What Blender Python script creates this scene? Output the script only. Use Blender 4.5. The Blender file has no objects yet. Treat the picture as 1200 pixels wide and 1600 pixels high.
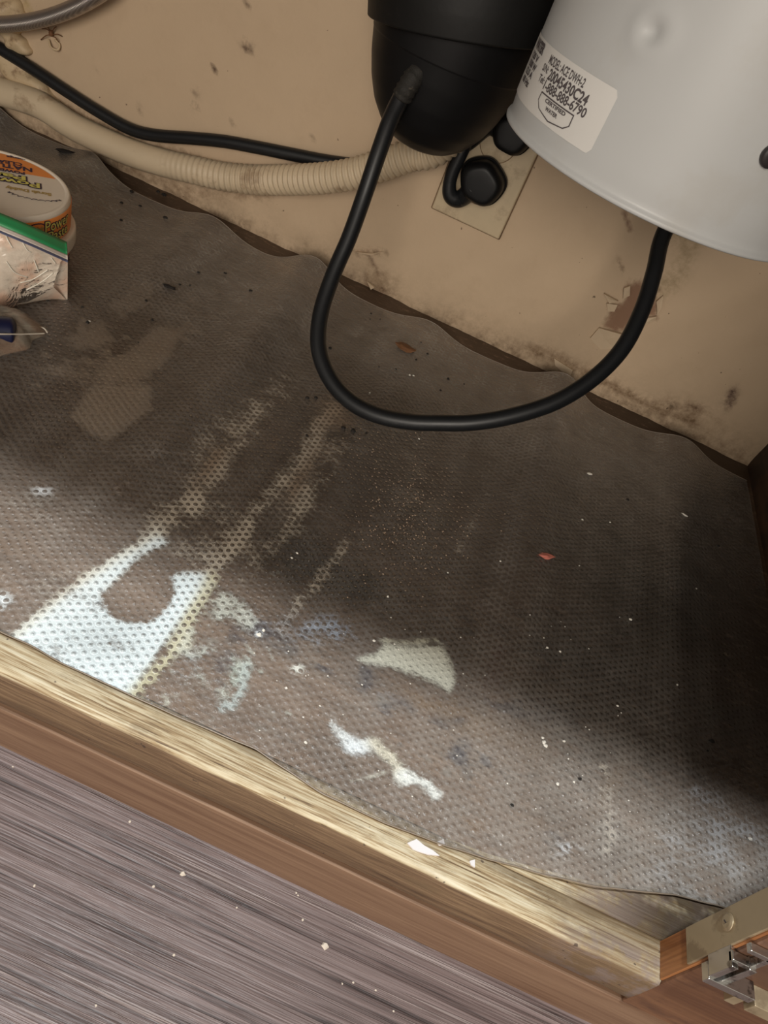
import bpy, bmesh, math, random
import numpy as np

for _b in (bpy.data.objects, bpy.data.meshes, bpy.data.materials, bpy.data.lights, bpy.data.cameras):
    for _x in list(_b):
        _b.remove(_x)
SC = bpy.context.scene
COL = SC.collection
R = math.radians
random.seed(7)
RNG = np.random.default_rng(7)

# ------------------------------------------------------------------ camera
# the cabinet floor is z = 0, x runs along the cabinet front, y into the cabinet
ROLL = R(25.2)
PITCH = math.atan(980.0 / 1120.0)
FPX = 1120.0
CAM = np.array([0.0, 0.0, 0.345])
FW = np.array([0, math.cos(PITCH), -math.sin(PITCH)])
RT = np.array([1.0, 0, 0])
UP = np.array([0, math.sin(PITCH), math.cos(PITCH)])
CR, SR = math.cos(ROLL), math.sin(ROLL)
cd = bpy.data.cameras.new('camera')
cam = bpy.data.objects.new('camera', cd)
COL.objects.link(cam)
cd.sensor_fit = 'VERTICAL'
cd.sensor_height = 36.0
cd.lens = 36.0 * FPX / 1600.0
cd.clip_start = 0.005
# image right / image up expressed in the world
IR = RT * CR + UP * SR
IU = -RT * SR + UP * CR
from mathutils import Matrix, Vector
M = Matrix((
    (IR[0], IU[0], -FW[0], CAM[0]),
    (IR[1], IU[1], -FW[1], CAM[1]),
    (IR[2], IU[2], -FW[2], CAM[2]),
    (0, 0, 0, 1)))
cam.matrix_world = M
SC.camera = cam

# ------------------------------------------------------------------ light
SC.view_settings.view_transform = 'Standard'
SC.view_settings.look = 'None'
SC.view_settings.gamma = 1.0
SC.view_settings.use_curve_mapping = False
SC.view_settings.exposure = 0.0
wd = bpy.data.worlds.new('kitchen_ambient')
SC.world = wd
wd.use_nodes = True
wd.node_tree.nodes['Background'].inputs[0].default_value = (1.0, 0.90, 0.78, 1)
wd.node_tree.nodes['Background'].inputs[1].default_value = 0.44


def area(name, loc, target, size, power, color, shape='DISK', size_y=None):
    l = bpy.data.lights.new(name, 'AREA')
    l.shape = shape
    l.size = size
    if size_y:
        l.size_y = size_y
    l.energy = power
    l.color = color
    o = bpy.data.objects.new(name, l)
    COL.objects.link(o)
    o.location = loc
    o.rotation_euler = (Vector(target) - Vector(loc)).to_track_quat('-Z', 'Y').to_euler()
    return o


area('ceiling_lamp', (-0.22, -0.20, 2.30), (-0.1, 0.1, 0), 0.15, 47, (0.93, 0.98, 1.0))
area('kitchen_bounce_fill', (0.06, -1.6, 0.80), (0.0, 0.6, 0.03), 0.9, 23, (1.0, 0.91, 0.80))  # unseen fill, added for the light bounced in from the kitchen

# ------------------------------------------------------------------ helpers


def ray(px, py):
    u, v = px - 600.0, py - 800.0
    return FW * FPX + RT * (u * CR + v * SR) + UP * (u * SR - v * CR)


def at(px, py, z=0.0):
    r = ray(px, py)
    return CAM + r * ((z - CAM[2]) / r[2])


def aty(px, py, y):
    r = ray(px, py)
    return CAM + r * ((y - CAM[1]) / r[1])


def atd(px, py, d):
    return CAM + ray(px, py) * (d / FPX)


def proj(P):
    q = np.asarray(P) - CAM
    w = q @ FW
    a = q @ RT * FPX / w
    b = q @ UP * FPX / w
    return np.stack([600 + a * CR + b * SR, 800 + a * SR - b * CR], -1)


def sstep(a, b, x):
    t = np.clip((x - a) / (b - a), 0, 1)
    return t * t * (3 - 2 * t)


def link(name, me, mat=None, parent=None, smooth=True):
    o = bpy.data.objects.new(name, me)
    COL.objects.link(o)
    if mat:
        me.materials.append(mat)
    if parent is not None:
        o.parent = parent
    if smooth:
        me.polygons.foreach_set('use_smooth', [True] * len(me.polygons))
    return o


def mesh(name, v, f, mat=None, parent=None, smooth=True):
    me = bpy.data.meshes.new(name)
    me.from_pydata([tuple(map(float, p)) for p in v], [], [tuple(map(int, q)) for q in f])
    me.update()
    return link(name, me, mat, parent, smooth)


def grid_faces(nu, nv, wrap_u=False):
    """vertex index = j*nu + i ; i along u, j along v"""
    i = np.arange(nu if wrap_u else nu - 1)
    j = np.arange(nv - 1)
    I, J = np.meshgrid(i, j)
    I, J = I.ravel(), J.ravel()
    K = (I + 1) % nu
    return np.stack([J * nu + I, J * nu + K, (J + 1) * nu + K, (J + 1) * nu + I], 1)


def fast_mesh(name, v, f, mat=None, parent=None, smooth=True):
    v = np.asarray(v, dtype=np.float32)
    f = np.asarray(f, dtype=np.int32)
    me = bpy.data.meshes.new(name)
    me.vertices.add(len(v))
    me.vertices.foreach_set('co', v.ravel())
    n = f.shape[1]
    me.loops.add(f.size)
    me.loops.foreach_set('vertex_index', f.ravel())
    me.polygons.add(len(f))
    me.polygons.foreach_set('loop_start', np.arange(0, f.size, n, dtype=np.int32))
    me.update(calc_edges=True)
    me.validate()
    return link(name, me, mat, parent, smooth)


def empty(name, loc, label, cat, group=None):
    o = bpy.data.objects.new(name, None)
    COL.objects.link(o)
    o.location = loc
    o.empty_display_size = 0.02
    return tag(o, label, cat, group)


def tag(o, label=None, cat=None, group=None, kind=None):
    if label:
        o['label'] = label
    if cat:
        o['category'] = cat
    if group:
        o['group'] = group
    if kind:
        o['kind'] = kind
    return o


def rel(parent, v):
    """world vertices -> local ones of a parent that only has a location"""
    v = np.asarray(v, float)
    return v - np.array(parent.location) if parent is not None else v


def boxv(x0, x1, y0, y1, z0, z1):
    v = [(x, y, z) for z in (z0, z1) for y in (y0, y1) for x in (x0, x1)]
    f = [(0, 2, 3, 1), (4, 5, 7, 6), (0, 1, 5, 4), (2, 6, 7, 3), (0, 4, 6, 2), (1, 3, 7, 5)]
    return v, f


def box(name, b, mat, parent=None, bevel=0.0, seg=2, cuts=0):
    x0, x1, y0, y1, z0, z1 = b
    bm = bmesh.new()
    v, f = boxv(*b)
    vs = [bm.verts.new(p) for p in rel(parent, v)]
    for q in f:
        bm.faces.new([vs[i] for i in q])
    bmesh.ops.recalc_face_normals(bm, faces=bm.faces)
    if bevel:
        bmesh.ops.bevel(bm, geom=list(bm.edges), offset=bevel, segments=seg, profile=0.5, affect='EDGES')
    me = bpy.data.meshes.new(name)
    bm.to_mesh(me)
    bm.free()
    return link(name, me, mat, parent, False)


def boxes(name, bs, mat, parent=None, bevel=0.0):
    bm = bmesh.new()
    for b in bs:
        v, f = boxv(*b)
        vs = [bm.verts.new(p) for p in rel(parent, v)]
        for q in f:
            bm.faces.new([vs[i] for i in q])
    bmesh.ops.recalc_face_normals(bm, faces=bm.faces)
    if bevel:
        bmesh.ops.bevel(bm, geom=list(bm.edges), offset=bevel, segments=2, profile=0.5, affect='EDGES')
    me = bpy.data.meshes.new(name)
    bm.to_mesh(me)
    bm.free()
    return link(name, me, mat, parent, False)


def spline(pts, n):
    """Catmull-Rom through the points, resampled evenly to n points"""
    p = np.asarray(pts, float)
    p = np.vstack([2 * p[0] - p[1], p, 2 * p[-1] - p[-2]])
    out = []
    for i in range(1, len(p) - 2):
        t = np.linspace(0, 1, 40, endpoint=False)[:, None]
        a, b, c, d = p[i - 1], p[i], p[i + 1], p[i + 2]
        out.append(0.5 * (2 * b + (c - a) * t + (2 * a - 5 * b + 4 * c - d) * t ** 2 + (3 * b - a - 3 * c + d) * t ** 3))
    out = np.vstack(out + [p[-2][None]])
    s = np.r_[0, np.cumsum(np.linalg.norm(np.diff(out, axis=0), axis=1))]
    q = np.linspace(0, s[-1], n)
    return np.stack([np.interp(q, s, out[:, k]) for k in range(out.shape[1])], 1)


def tube(name, pts, rad, mat, parent=None, n=80, seg=14, raw=False):
    """rad: number or function of (t in 0..1, arc length)"""
    P = np.asarray(pts, float) if raw else spline(pts, n)
    n = len(P)
    T = np.gradient(P, axis=0)
    T /= np.linalg.norm(T, axis=1)[:, None]
    s = np.r_[0, np.cumsum(np.linalg.norm(np.diff(P, axis=0), axis=1))]
    nrm = np.cross(T[0], [0.3, 0.2, 0.9])
    nrm /= np.linalg.norm(nrm)
    V = []
    ang = np.linspace(0, 2 * math.pi, seg, endpoint=False)
    for i in range(n):
        nrm = nrm - T[i] * (nrm @ T[i])
        nrm /= np.linalg.norm(nrm)
        b = np.cross(T[i], nrm)
        r = rad(i / (n - 1), s[i]) if callable(rad) else rad
        V.append(P[i] + r * (np.cos(ang)[:, None] * nrm + np.sin(ang)[:, None] * b))
    V = np.vstack(V)
    F = [tuple(q) for q in grid_faces(seg, n, True)]
    F.append(tuple(range(seg))[::-1])
    F.append(tuple(range((n - 1) * seg, n * seg)))
    return mesh(name, rel(parent, V), F, mat, parent)


def lathe(name, prof, centre, mat, parent=None, seg=64, tilt=None, fn=None, smooth=True, local=False):
    """prof: list of (r, z) from bottom to top; closed where r = 0"""
    a = np.linspace(0, 2 * math.pi, seg, endpoint=False)
    V = []
    for r, z in prof:
        V.append(np.stack([r * np.cos(a), r * np.sin(a), np.full(seg, z)], 1))
    V = np.vstack(V)
    if fn:
        V = fn(V)
    if tilt is not None:
        V = V @ np.array(Matrix.Rotation(tilt[1], 3, tilt[0])).T
    V = V + np.array([centre[0], centre[1], centre[2] if len(centre) > 2 else 0.0])
    F = [tuple(q) for q in grid_faces(seg, len(prof), True)]
    if prof[0][0] > 1e-6:
        F.append(tuple(range(seg))[::-1])
    if prof[-1][0] > 1e-6:
        F.append(tuple(range((len(prof) - 1) * seg, len(prof) * seg)))
    return mesh(name, V if local else rel(parent, V), F, mat, parent, smooth)


def round_prof(pts, r=0.002, n=4):
    """round the inner corners of a polyline profile"""
    p = [np.array(q, float) for q in pts]
    out = [p[0]]
    for i in range(1, len(p) - 1):
        a, b, c = p[i - 1], p[i], p[i + 1]
        da, dc = a - b, c - b
        la, lc = np.linalg.norm(da), np.linalg.norm(dc)
        rr = min(r, 0.45 * la, 0.45 * lc)
        s, e = b + da / la * rr, b + dc / lc * rr
        for k in range(n + 1):
            t = k / n
            out.append((1 - t) ** 2 * s + 2 * t * (1 - t) * b + t * t * e)
    out.append(p[-1])
    return [tuple(q) for q in out]


def text_geo(s, size, offset=0.0, bold=0.0):
    """flat letters as (verts Nx2, faces), origin at the left end of the base line"""
    cu = bpy.data.curves.new('lettering', 'FONT')
    cu.body = s
    cu.size = size
    cu.offset = offset + bold
    cu.resolution_u = 3
    o = bpy.data.objects.new('lettering', cu)
    COL.objects.link(o)
    dg = bpy.context.evaluated_depsgraph_get()
    dg.update()
    me = bpy.data.meshes.new_from_object(o.evaluated_get(dg))
    v = np.array([p.co[:2] for p in me.vertices]).reshape(-1, 2)
    f = [tuple(p.vertices) for p in me.polygons]
    bpy.data.objects.remove(o)
    bpy.data.curves.remove(cu)
    bpy.data.meshes.remove(me)
    return v, f


def text_on(name, items, mapping, mat, parent):
    """items: (string, size, x, y, offset); joined flat print mapped onto a surface"""
    V, F, k = [], [], 0
    for it in items:
        v, f = text_geo(it[0], it[1], it[4] if len(it) > 4 else 0.0)
        if not len(v):
            continue
        if len(it) > 5:                                     # fit to a width
            v = (v - np.array([v[:, 0].min(), 0])) * np.array([it[5] / np.ptp(v[:, 0]), 1.0])
        v = v + np.array([it[2], it[3]])
        V.append(v)
        F += [tuple(i + k for i in q) for q in f]
        k += len(v)
    V = np.vstack(V)
    return mesh(name, rel(parent, mapping(V)), F, mat, parent, False)


# ------------------------------------------------------------------ materials


class NT:
    def __init__(s, name):
        s.m = bpy.data.materials.new(name)
        s.m.use_nodes = True
        s.t = s.m.node_tree
        s.t.nodes.clear()
        s.out = s.t.nodes.new('ShaderNodeOutputMaterial')

    def n(s, typ, inp=None, **kw):
        nd = s.t.nodes.new(typ)
        for k, v in kw.items():
            setattr(nd, k, v)
        for k, v in (inp or {}).items():
            s.set(nd, k, v)
        return nd

    def set(s, nd, k, v):
        sock = nd.inputs[k]
        if isinstance(v, bpy.types.NodeSocket):
            s.t.links.new(v, sock)
        elif isinstance(v, bpy.types.Node):
            s.t.links.new(v.outputs[0], sock)
        else:
            if isinstance(v, (tuple, list)) and len(v) == 3 and sock.type == 'RGBA':
                v = (*v, 1)
            sock.default_value = v

    def math(s, op, a, b=0.0, c=None, clamp=False):
        d = {0: a, 1: b}
        if c is not None:
            d[2] = c
        return s.n('ShaderNodeMath', d, operation=op, use_clamp=clamp).outputs[0]

    def vmath(s, op, a, b=None):
        d = {0: a}
        if b is not None:
            d[1] = b
        nd = s.n('ShaderNodeVectorMath', d, operation=op)
        return nd.outputs['Value'] if op in ('LENGTH', 'DISTANCE', 'DOT_PRODUCT') else nd.outputs[0]

    def coord(s, scale=(1, 1, 1), loc=(0, 0, 0), rot=(0, 0, 0)):
        g = s.n('ShaderNodeTexCoord')
        return s.n('ShaderNodeMapping', {'Vector': g.outputs['Object'], 'Scale': scale, 'Location': loc, 'Rotation': rot}).outputs[0]

    def noise(s, vec, scale, detail=3, rough=0.55, dist=0.0):
        return s.n('ShaderNodeTexNoise', {'Vector': vec, 'Scale': scale, 'Detail': detail, 'Roughness': rough, 'Distortion': dist}).outputs[0]

    def ramp(s, fac, stops):
        nd = s.n('ShaderNodeValToRGB', {'Fac': fac})
        cr = nd.color_ramp
        while len(cr.elements) < len(stops):
            cr.elements.new(0.5)
        for e, (p, c) in zip(cr.elements, stops):
            e.position = p
            e.color = (*c, 1) if isinstance(c, (tuple, list)) else (c, c, c, 1)
        return nd.outputs[0]

    def step(s, fac, a, b):
        nd = s.n('ShaderNodeMapRange', {'Value': fac, 'From Min': a, 'From Max': b}, interpolation_type='SMOOTHSTEP')
        return nd.outputs[0]

    def mix(s, fac, a, b, blend='MIX'):
        nd = s.n('ShaderNodeMix', data_type='RGBA', blend_type=blend)
        for i, v in ((0, fac), (6, a), (7, b)):
            if isinstance(v, bpy.types.NodeSocket):
                s.t.links.new(v, nd.inputs[i])
            else:
                if isinstance(v, (tuple, list)) and len(v) == 3:
                    v = (*v, 1)
                nd.inputs[i].default_value = v
        return nd.outputs[2]

    def bump(s, h, strength=0.3, dist=0.001):
        return s.n('ShaderNodeBump', {'Height': h, 'Strength': strength, 'Distance': dist}).outputs[0]

    def principled(s, **k):
        nm = {'color': 'Base Color', 'rough': 'Roughness', 'metal': 'Metallic', 'normal': 'Normal', 'spec': 'Specular IOR Level',
              'trans': 'Transmission Weight', 'alpha': 'Alpha', 'coat': 'Coat Weight', 'sub': 'Subsurface Weight', 'ior': 'IOR'}
        return s.n('ShaderNodeBsdfPrincipled', {nm[a]: b for a, b in k.items()}).outputs[0]

    def done(s, sh):
        s.t.links.new(sh, s.out.inputs[0])
        return s.m


def plain(name, color, rough=0.5, metal=0.0, var=0.12, scale=60, bump=0.0, spec=0.5, dirt=None):
    t = NT(name)
    c = t.coord()
    n = t.noise(c, scale, 4)
    col = t.mix(n, tuple(x * (1 - var) for x in color), tuple(min(1, x * (1 + var)) for x in color))
    if dirt:
        d = t.step(t.noise(c, dirt[1], 6, 0.65), dirt[2], dirt[2] + 0.12)
        col = t.mix(t.math('MULTIPLY', d, dirt[3]), col, dirt[0])
    k = dict(color=col, rough=t.math('ADD', t.math('MULTIPLY', n, 0.1), rough - 0.05), metal=metal, spec=spec)
    if bump:
        k['normal'] = t.bump(t.noise(c, scale * 4, 4), bump, 0.0006)
    return t.done(t.principled(**k))


def wood(name, light, dark, along='x', scale=1.0, rough=0.55, contrast=(0.35, 0.65), grime=None, bump=0.25, coarse=9.0):
    t = NT(name)
    st = {'x': (2.2, 60, 60), 'y': (60, 2.2, 60), 'z': (60, 60, 2.2)}[along]
    c = t.coord(scale=tuple(q * scale for q in st))
    n1 = t.noise(c, 1.0, 5, 0.6, 0.6)
    c2 = t.coord(scale=tuple(q * scale * 5 for q in st))
    n2 = t.noise(c2, 1.0, 3, 0.6)
    f = t.math('ADD', t.math('MULTIPLY', n1, 0.62), t.math('MULTIPLY', n2, 0.38))
    col = t.ramp(f, [(contrast[0], dark), (contrast[1], light)])
    h = f
    if grime:
        g = t.noise(t.coord(scale=(1, 2.2, 2.2)), coarse, 6, 0.68)
        gm = t.step(g, grime[1], grime[1] + 0.13)
        col = t.mix(t.math('MULTIPLY', gm, grime[2]), col, grime[0])
    return t.done(t.principled(color=col, rough=rough, normal=t.bump(h, bump, 0.0012)))


# -- old oak of the cabinet
M_SIDE = wood('dark_side_panel', (0.10, 0.052, 0.026), (0.035, 0.018, 0.010), 'y', 1.0, 0.6, grime=((0.02, 0.013, 0.01), 0.45, 0.7))
M_OAK = wood('orange_oak', (0.46, 0.20, 0.075), (0.20, 0.07, 0.022), 'z', 1.2, 0.4, (0.40, 0.58))
M_STILE_DARK = wood('worn_brown_oak', (0.24, 0.12, 0.06), (0.10, 0.042, 0.022), 'x', 1.0, 0.5, grime=((0.075, 0.035, 0.022), 0.47, 0.8))
M_BASE = wood('base_trim_wood', (0.275, 0.170, 0.105), (0.16, 0.086, 0.050), 'x', 1.3, 0.55, (0.38, 0.62), bump=0.2)
M_GROOVE = wood('shaded_groove_wood', (0.15, 0.058, 0.03), (0.09, 0.034, 0.018), 'x', 0.8, 0.6)  # reddish shadow in the groove is put into this wood colour
M_COUNTER = plain('laminate', (0.25, 0.22, 0.19), 0.5)


def rail_material():
    t = NT('worn_rail_wood')
    c = t.coord(scale=(6.0, 260, 160))
    n1 = t.noise(c, 1.0, 6, 0.72, 1.6)
    n2 = t.noise(t.coord(scale=(34, 900, 700)), 1.0, 3, 0.6, 0.3)
    f = t.math('ADD', t.math('MULTIPLY', n1, 0.6), t.math('MULTIPLY', n2, 0.4))
    top = t.ramp(f, [(0.37, (0.075, 0.042, 0.022)), (0.45, (0.34, 0.235, 0.12)), (0.53, (0.56, 0.47, 0.31)), (0.64, (0.68, 0.61, 0.46))])
    front = t.ramp(f, [(0.34, (0.085, 0.048, 0.027)), (0.50, (0.20, 0.125, 0.07)), (0.66, (0.30, 0.20, 0.115))])
    ob = t.n('ShaderNodeTexCoord').outputs['Object']
    sp = t.n('ShaderNodeSeparateXYZ', {0: ob})
    # the worn top ends a little below the arris
    nz = t.noise(t.coord(scale=(30, 30, 30)), 1.0, 3)
    edge = t.math('ADD', sp.outputs['Z'], t.math('MULTIPLY', t.math('SUBTRACT', nz, 0.5), 0.002))
    ontop = t.step(edge, -0.0034, -0.0018)
    col = t.mix(ontop, front, top)
    # water stains: greyer and browner blotches, stronger towards the right end
    g = t.noise(t.coord(scale=(1, 2.5, 2.5)), 12, 6, 0.72)
    gm = t.step(t.math('ADD', g, t.math('MULTIPLY', t.step(sp.outputs['X'], 0.10, 0.24), 0.16)), 0.50, 0.68)
    col = t.mix(t.math('MULTIPLY', gm, 0.62), col, (0.17, 0.115, 0.062))
    back = t.step(t.math('ADD', sp.outputs['Y'], t.math('MULTIPLY', g, 0.012)), 0.1845, 0.190)
    col = t.mix(t.math('MULTIPLY', back, 0.62), col, (0.12, 0.072, 0.032))
    rt = t.math('MULTIPLY', t.step(sp.outputs['X'], 0.15, 0.20), t.step(t.noise(t.coord(scale=(1, 1, 1)), 70, 5, 0.7), 0.42, 0.56))
    rt = t.math('MULTIPLY', rt, t.step(sp.outputs['Y'], 0.180, 0.172))
    col = t.mix(t.math('MULTIPLY', rt, 0.7), col, (0.22, 0.17, 0.155))
    cor = t.math('MULTIPLY', t.step(sp.outputs['X'], 0.178, 0.225), t.step(t.noise(t.coord(), 60, 3), 0.25, 0.50))
    col = t.mix(t.math('MULTIPLY', cor, t.math('MULTIPLY', t.step(sp.outputs['Z'], 0.04, 0.05), 0.85)), col, (0.05, 0.028, 0.012))
    dots = t.step(t.noise(t.coord(scale=(1, 1, 1)), 210, 2, 0.5), 0.72, 0.76)
    col = t.mix(t.math('MULTIPLY', dots, 0.8), col, (0.05, 0.03, 0.022))
    return t.done(t.principled(color=col, rough=0.6, normal=t.bump(f, 0.5, 0.0014)))


M_RAIL = rail_material()


def kitchen_plank():
    t = NT('embossed_vinyl_plank')
    c = t.coord(scale=(3.0, 130, 1), rot=(0, 0, R(-1.5)))
    n1 = t.noise(c, 1.0, 5, 0.6, 1.4)
    n2 = t.noise(t.coord(scale=(10, 800, 1), rot=(0, 0, R(-2.5))), 1.0, 3, 0.6, 0.9)
    n3 = t.noise(t.coord(scale=(1.2, 9, 1)), 1.0, 4, 0.6, 0.4)
    f = t.math('ADD', t.math('MULTIPLY', n1, 0.55), t.math('MULTIPLY', n2, 0.45))
    col = t.ramp(f, [(0.38, (0.030, 0.018, 0.016)), (0.48, (0.115, 0.078, 0.071)), (0.60, (0.21, 0.155, 0.145))])
    col = t.mix(t.math('MULTIPLY', t.step(n3, 0.5, 0.75), 0.45), col, (0.085, 0.05, 0.043))
    lines = t.step(t.noise(t.coord(scale=(3.2, 330, 1), rot=(0, 0, R(-2.0))), 1.0, 3, 0.55, 1.2), 0.56, 0.66)
    h = t.math('ADD', f, t.math('MULTIPLY', lines, 0.8))
    col = t.mix(t.math('MULTIPLY', lines, 0.55), col, (0.34, 0.28, 0.265))  # streak highlights on the embossed grain, put into the colour
    return t.done(t.principled(color=col, rough=0.42, spec=0.5, normal=t.bump(h, 0.6, 0.0016)))


M_PLANK = kitchen_plank()


def attr_fac(t, a, n, k=2.2):
    """break a soft 0..1 mask up with noise, only where it is partial"""
    w = t.math('MULTIPLY', t.math('MULTIPLY', a, t.math('SUBTRACT', 1.0, a)), k * 4)
    return t.math('ADD', a, t.math('MULTIPLY', w, t.math('SUBTRACT', n, 0.5)), clamp=True)


def floor_material():
    t = NT('stained_cabinet_floor_wood')
    c = t.coord(scale=(9, 90, 9))
    n1 = t.noise(c, 1.0, 5, 0.62, 0.8)
    n2 = t.noise(t.coord(scale=(60, 520, 60)), 1.0, 3, 0.6)
    big = t.noise(t.coord(), 11, 5, 0.6)
    f = t.math('ADD', t.math('MULTIPLY', n1, 0.55), t.math('MULTIPLY', n2, 0.45))
    col = t.ramp(f, [(0.33, (0.12, 0.074, 0.047)), (0.50, (0.25, 0.165, 0.11)), (0.66, (0.38, 0.265, 0.185))])
    col = t.mix(t.math('MULTIPLY', t.step(big, 0.45, 0.75), 0.55), col, (0.09, 0.055, 0.038))
    a = t.n('ShaderNodeAttribute', attribute_name='stain')
    n = t.noise(t.coord(scale=(0.5, 1, 1)), 190, 6, 0.75)
    al = a.outputs['Alpha']
    nn = t.math('MULTIPLY', t.math('SUBTRACT', n, 0.5), t.math('MULTIPLY', t.step(al, 0.0, 0.3), 3.0))
    fac = t.math('MULTIPLY', t.step(t.math('ADD', al, nn), 0.12, 0.70), t.math('ADD', 0.3, t.math('MULTIPLY', al, 0.7)))
    col = t.mix(fac, col, a.outputs['Color'])
    return t.done(t.principled(color=col, rough=0.55, normal=t.bump(f, 0.3, 0.0008)))


M_FLOOR = floor_material()


def liner_material():
    """clear embossed sheet: hexagonal round dimples, a milky film, residue caught between the dimples"""
    t = NT('clear_embossed_liner')
    ob = t.n('ShaderNodeTexCoord').outputs['Object']
    wob = t.n('ShaderNodeTexNoise', {'Vector': ob, 'Scale': 18.0, 'Detail': 1.0})
    p = t.vmath('ADD', ob, t.vmath('SCALE', t.vmath('SUBTRACT', wob.outputs['Color'], (0.5, 0.5, 0.5))))
    t.t.nodes[p.node.name].inputs[1].links[0].from_node.inputs['Scale'].default_value = 0.004
    ax, ay = 0.0078, 0.0054
    q = t.vmath('MULTIPLY', p, (1 / ax, 1 / ay, 0))

    def cell(off):
        fr = t.vmath('FRACTION', t.vmath('ADD', q, off))
        return t.vmath('LENGTH', t.vmath('MULTIPLY', t.vmath('SUBTRACT', fr, (0.5, 0.5, 0)), (ax * 1000, ay * 1000, 0)))
    d = t.math('MINIMUM', cell((0, 0, 0)), cell((0.5, 0.5, 0)))       # millimetres from the nearest dimple
    dot = t.step(d, 1.75, 1.35)
    dome = t.step(d, 2.0, 0.2)
    ring = t.math('MULTIPLY', t.step(d, 2.15, 1.75), t.step(d, 1.35, 1.7))
    a = t.n('ShaderNodeAttribute', attribute_name='residue')
    n = t.noise(t.coord(scale=(0.5, 1, 1)), 300, 5, 0.75)
    nb = t.noise(ob, 45, 5, 0.6)
    nn = t.math('SUBTRACT', t.math('ADD', t.math('MULTIPLY', n, 0.55), t.math('MULTIPLY', nb, 0.45)), 0.5)
    aa = a.outputs['Alpha']
    amt = t.math('MULTIPLY', t.step(t.math('ADD', aa, t.math('MULTIPLY', nn, t.math('MULTIPLY', t.step(aa, 0.0, 0.25), 3.2))), 0.14, 0.86), t.math('ADD', 0.42, t.math('MULTIPLY', aa, 0.58)))
    solid = t.n('ShaderNodeAttribute', attribute_name='solid').outputs['Fac']
    hole = t.math('MULTIPLY', dot, t.math('SUBTRACT', 1.0, t.math('MULTIPLY', solid, 0.80)))
    res = t.math('MULTIPLY', amt, t.math('SUBTRACT', 1.0, t.math('MULTIPLY', hole, 0.80)))
    res = t.math('ADD', res, t.math('MULTIPLY', t.math('MULTIPLY', ring, amt), 0.35), clamp=True)
    film = t.n('ShaderNodeAttribute', attribute_name='film').outputs['Fac']
    film = t.math('ADD', t.math('MULTIPLY', film, t.math('ADD', t.math('MULTIPLY', n, 1.9), t.math('ADD', -0.5, t.math('MULTIPLY', nb, 1.1)))), 0.0)
    film = t.math('MULTIPLY', film, t.math('SUBTRACT', 1.0, t.math('MULTIPLY', dot, t.n('ShaderNodeAttribute', attribute_name='dimple').outputs['Fac'])), clamp=True)
    alpha = t.math('ADD', res, t.math('MULTIPLY', t.math('SUBTRACT', 1.0, res), film), clamp=True)
    col = t.mix(t.math('DIVIDE', res, t.math('MAXIMUM', alpha, 0.001)), (0.475, 0.435, 0.39), a.outputs['Color'])
    emb = t.n('ShaderNodeAttribute', attribute_name='emboss').outputs['Fac']
    grit = t.noise(ob, 620, 3, 0.7)
    nrm = t.bump(t.math('ADD', t.math('MULTIPLY', t.math('ADD', t.math('MULTIPLY', dome, 0.55), t.math('MULTIPLY', t.step(d, 0.95, 0.15), 0.5)), emb), t.math('MULTIPLY', grit, 0.4)), 0.9, 0.0013)
    diff = t.n('ShaderNodeBsdfDiffuse', {'Color': col, 'Normal': nrm}).outputs[0]
    tr = t.n('ShaderNodeBsdfTransparent', {'Color': (0.97, 0.96, 0.95)}).outputs[0]
    body = t.n('ShaderNodeMixShader', {0: alpha, 1: tr, 2: diff}).outputs[0]
    gl = t.n('ShaderNodeBsdfGlossy', {'Color': (1, 1, 1), 'Roughness': 0.2, 'Normal': nrm}).outputs[0]
    fr = t.n('ShaderNodeFresnel', {'IOR': 1.45, 'Normal': nrm}).outputs[0]
    return t.done(t.n('ShaderNodeMixShader', {0: t.math('MULTIPLY', fr, 1.15), 1: body, 2: gl}).outputs[0])


M_LINER = liner_material()
M_RIM = plain('liner_cut_edge', (0.24, 0.19, 0.145), 0.35)


def wall_material():
    t = NT('old_painted_plaster')
    ob = t.coord()
    n = t.noise(ob, 7, 5, 0.6)
    n2 = t.noise(ob, 40, 5, 0.65)
    col = t.mix(n, (0.51, 0.38, 0.255), (0.635, 0.48, 0.325))
    col = t.mix(t.math('MULTIPLY', t.step(n2, 0.5, 0.8), 0.35), col, (0.50, 0.36, 0.235))
    a = t.n('ShaderNodeAttribute', attribute_name='stain')
    fac = attr_fac(t, a.outputs['Alpha'], t.noise(ob, 130, 6, 0.7), 2.6)
    col = t.mix(fac, col, a.outputs['Color'])
    sp = t.step(t.noise(ob, 170, 2, 0.5), 0.735, 0.765)
    col = t.mix(t.math('MULTIPLY', sp, 0.75), col, (0.09, 0.05, 0.03))
    return t.done(t.principled(color=col, rough=0.62, spec=0.3, normal=t.bump(n2, 0.2, 0.003)))


M_WALL = wall_material()
M_BLACK = plain('black_plastic', (0.005, 0.005, 0.0055), 0.46, spec=0.32, dirt=((0.05, 0.045, 0.04), 22, 0.66, 0.5))
M_BLACK_MAT = plain('black_collar', (0.008, 0.0078, 0.0075), 0.55, spec=0.3, bump=0.15, dirt=((0.06, 0.05, 0.045), 30, 0.62, 0.6))
M_CORD = plain('black_cord_rubber', (0.0085, 0.0095, 0.011), 0.42, dirt=((0.07, 0.06, 0.05), 70, 0.68, 0.6))
M_BOOT = plain('grimy_cord_boot', (0.016, 0.014, 0.011), 0.75, bump=0.8, scale=120, dirt=((0.12, 0.10, 0.075), 120, 0.52, 0.8))
M_TANK = plain('white_enamel', (0.565, 0.575, 0.57), 0.42, var=0.025, scale=14, dirt=((0.52, 0.51, 0.48), 9, 0.5, 0.5))
M_STICKER = plain('white_sticker', (0.78, 0.765, 0.73), 0.45, var=0.02)
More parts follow.
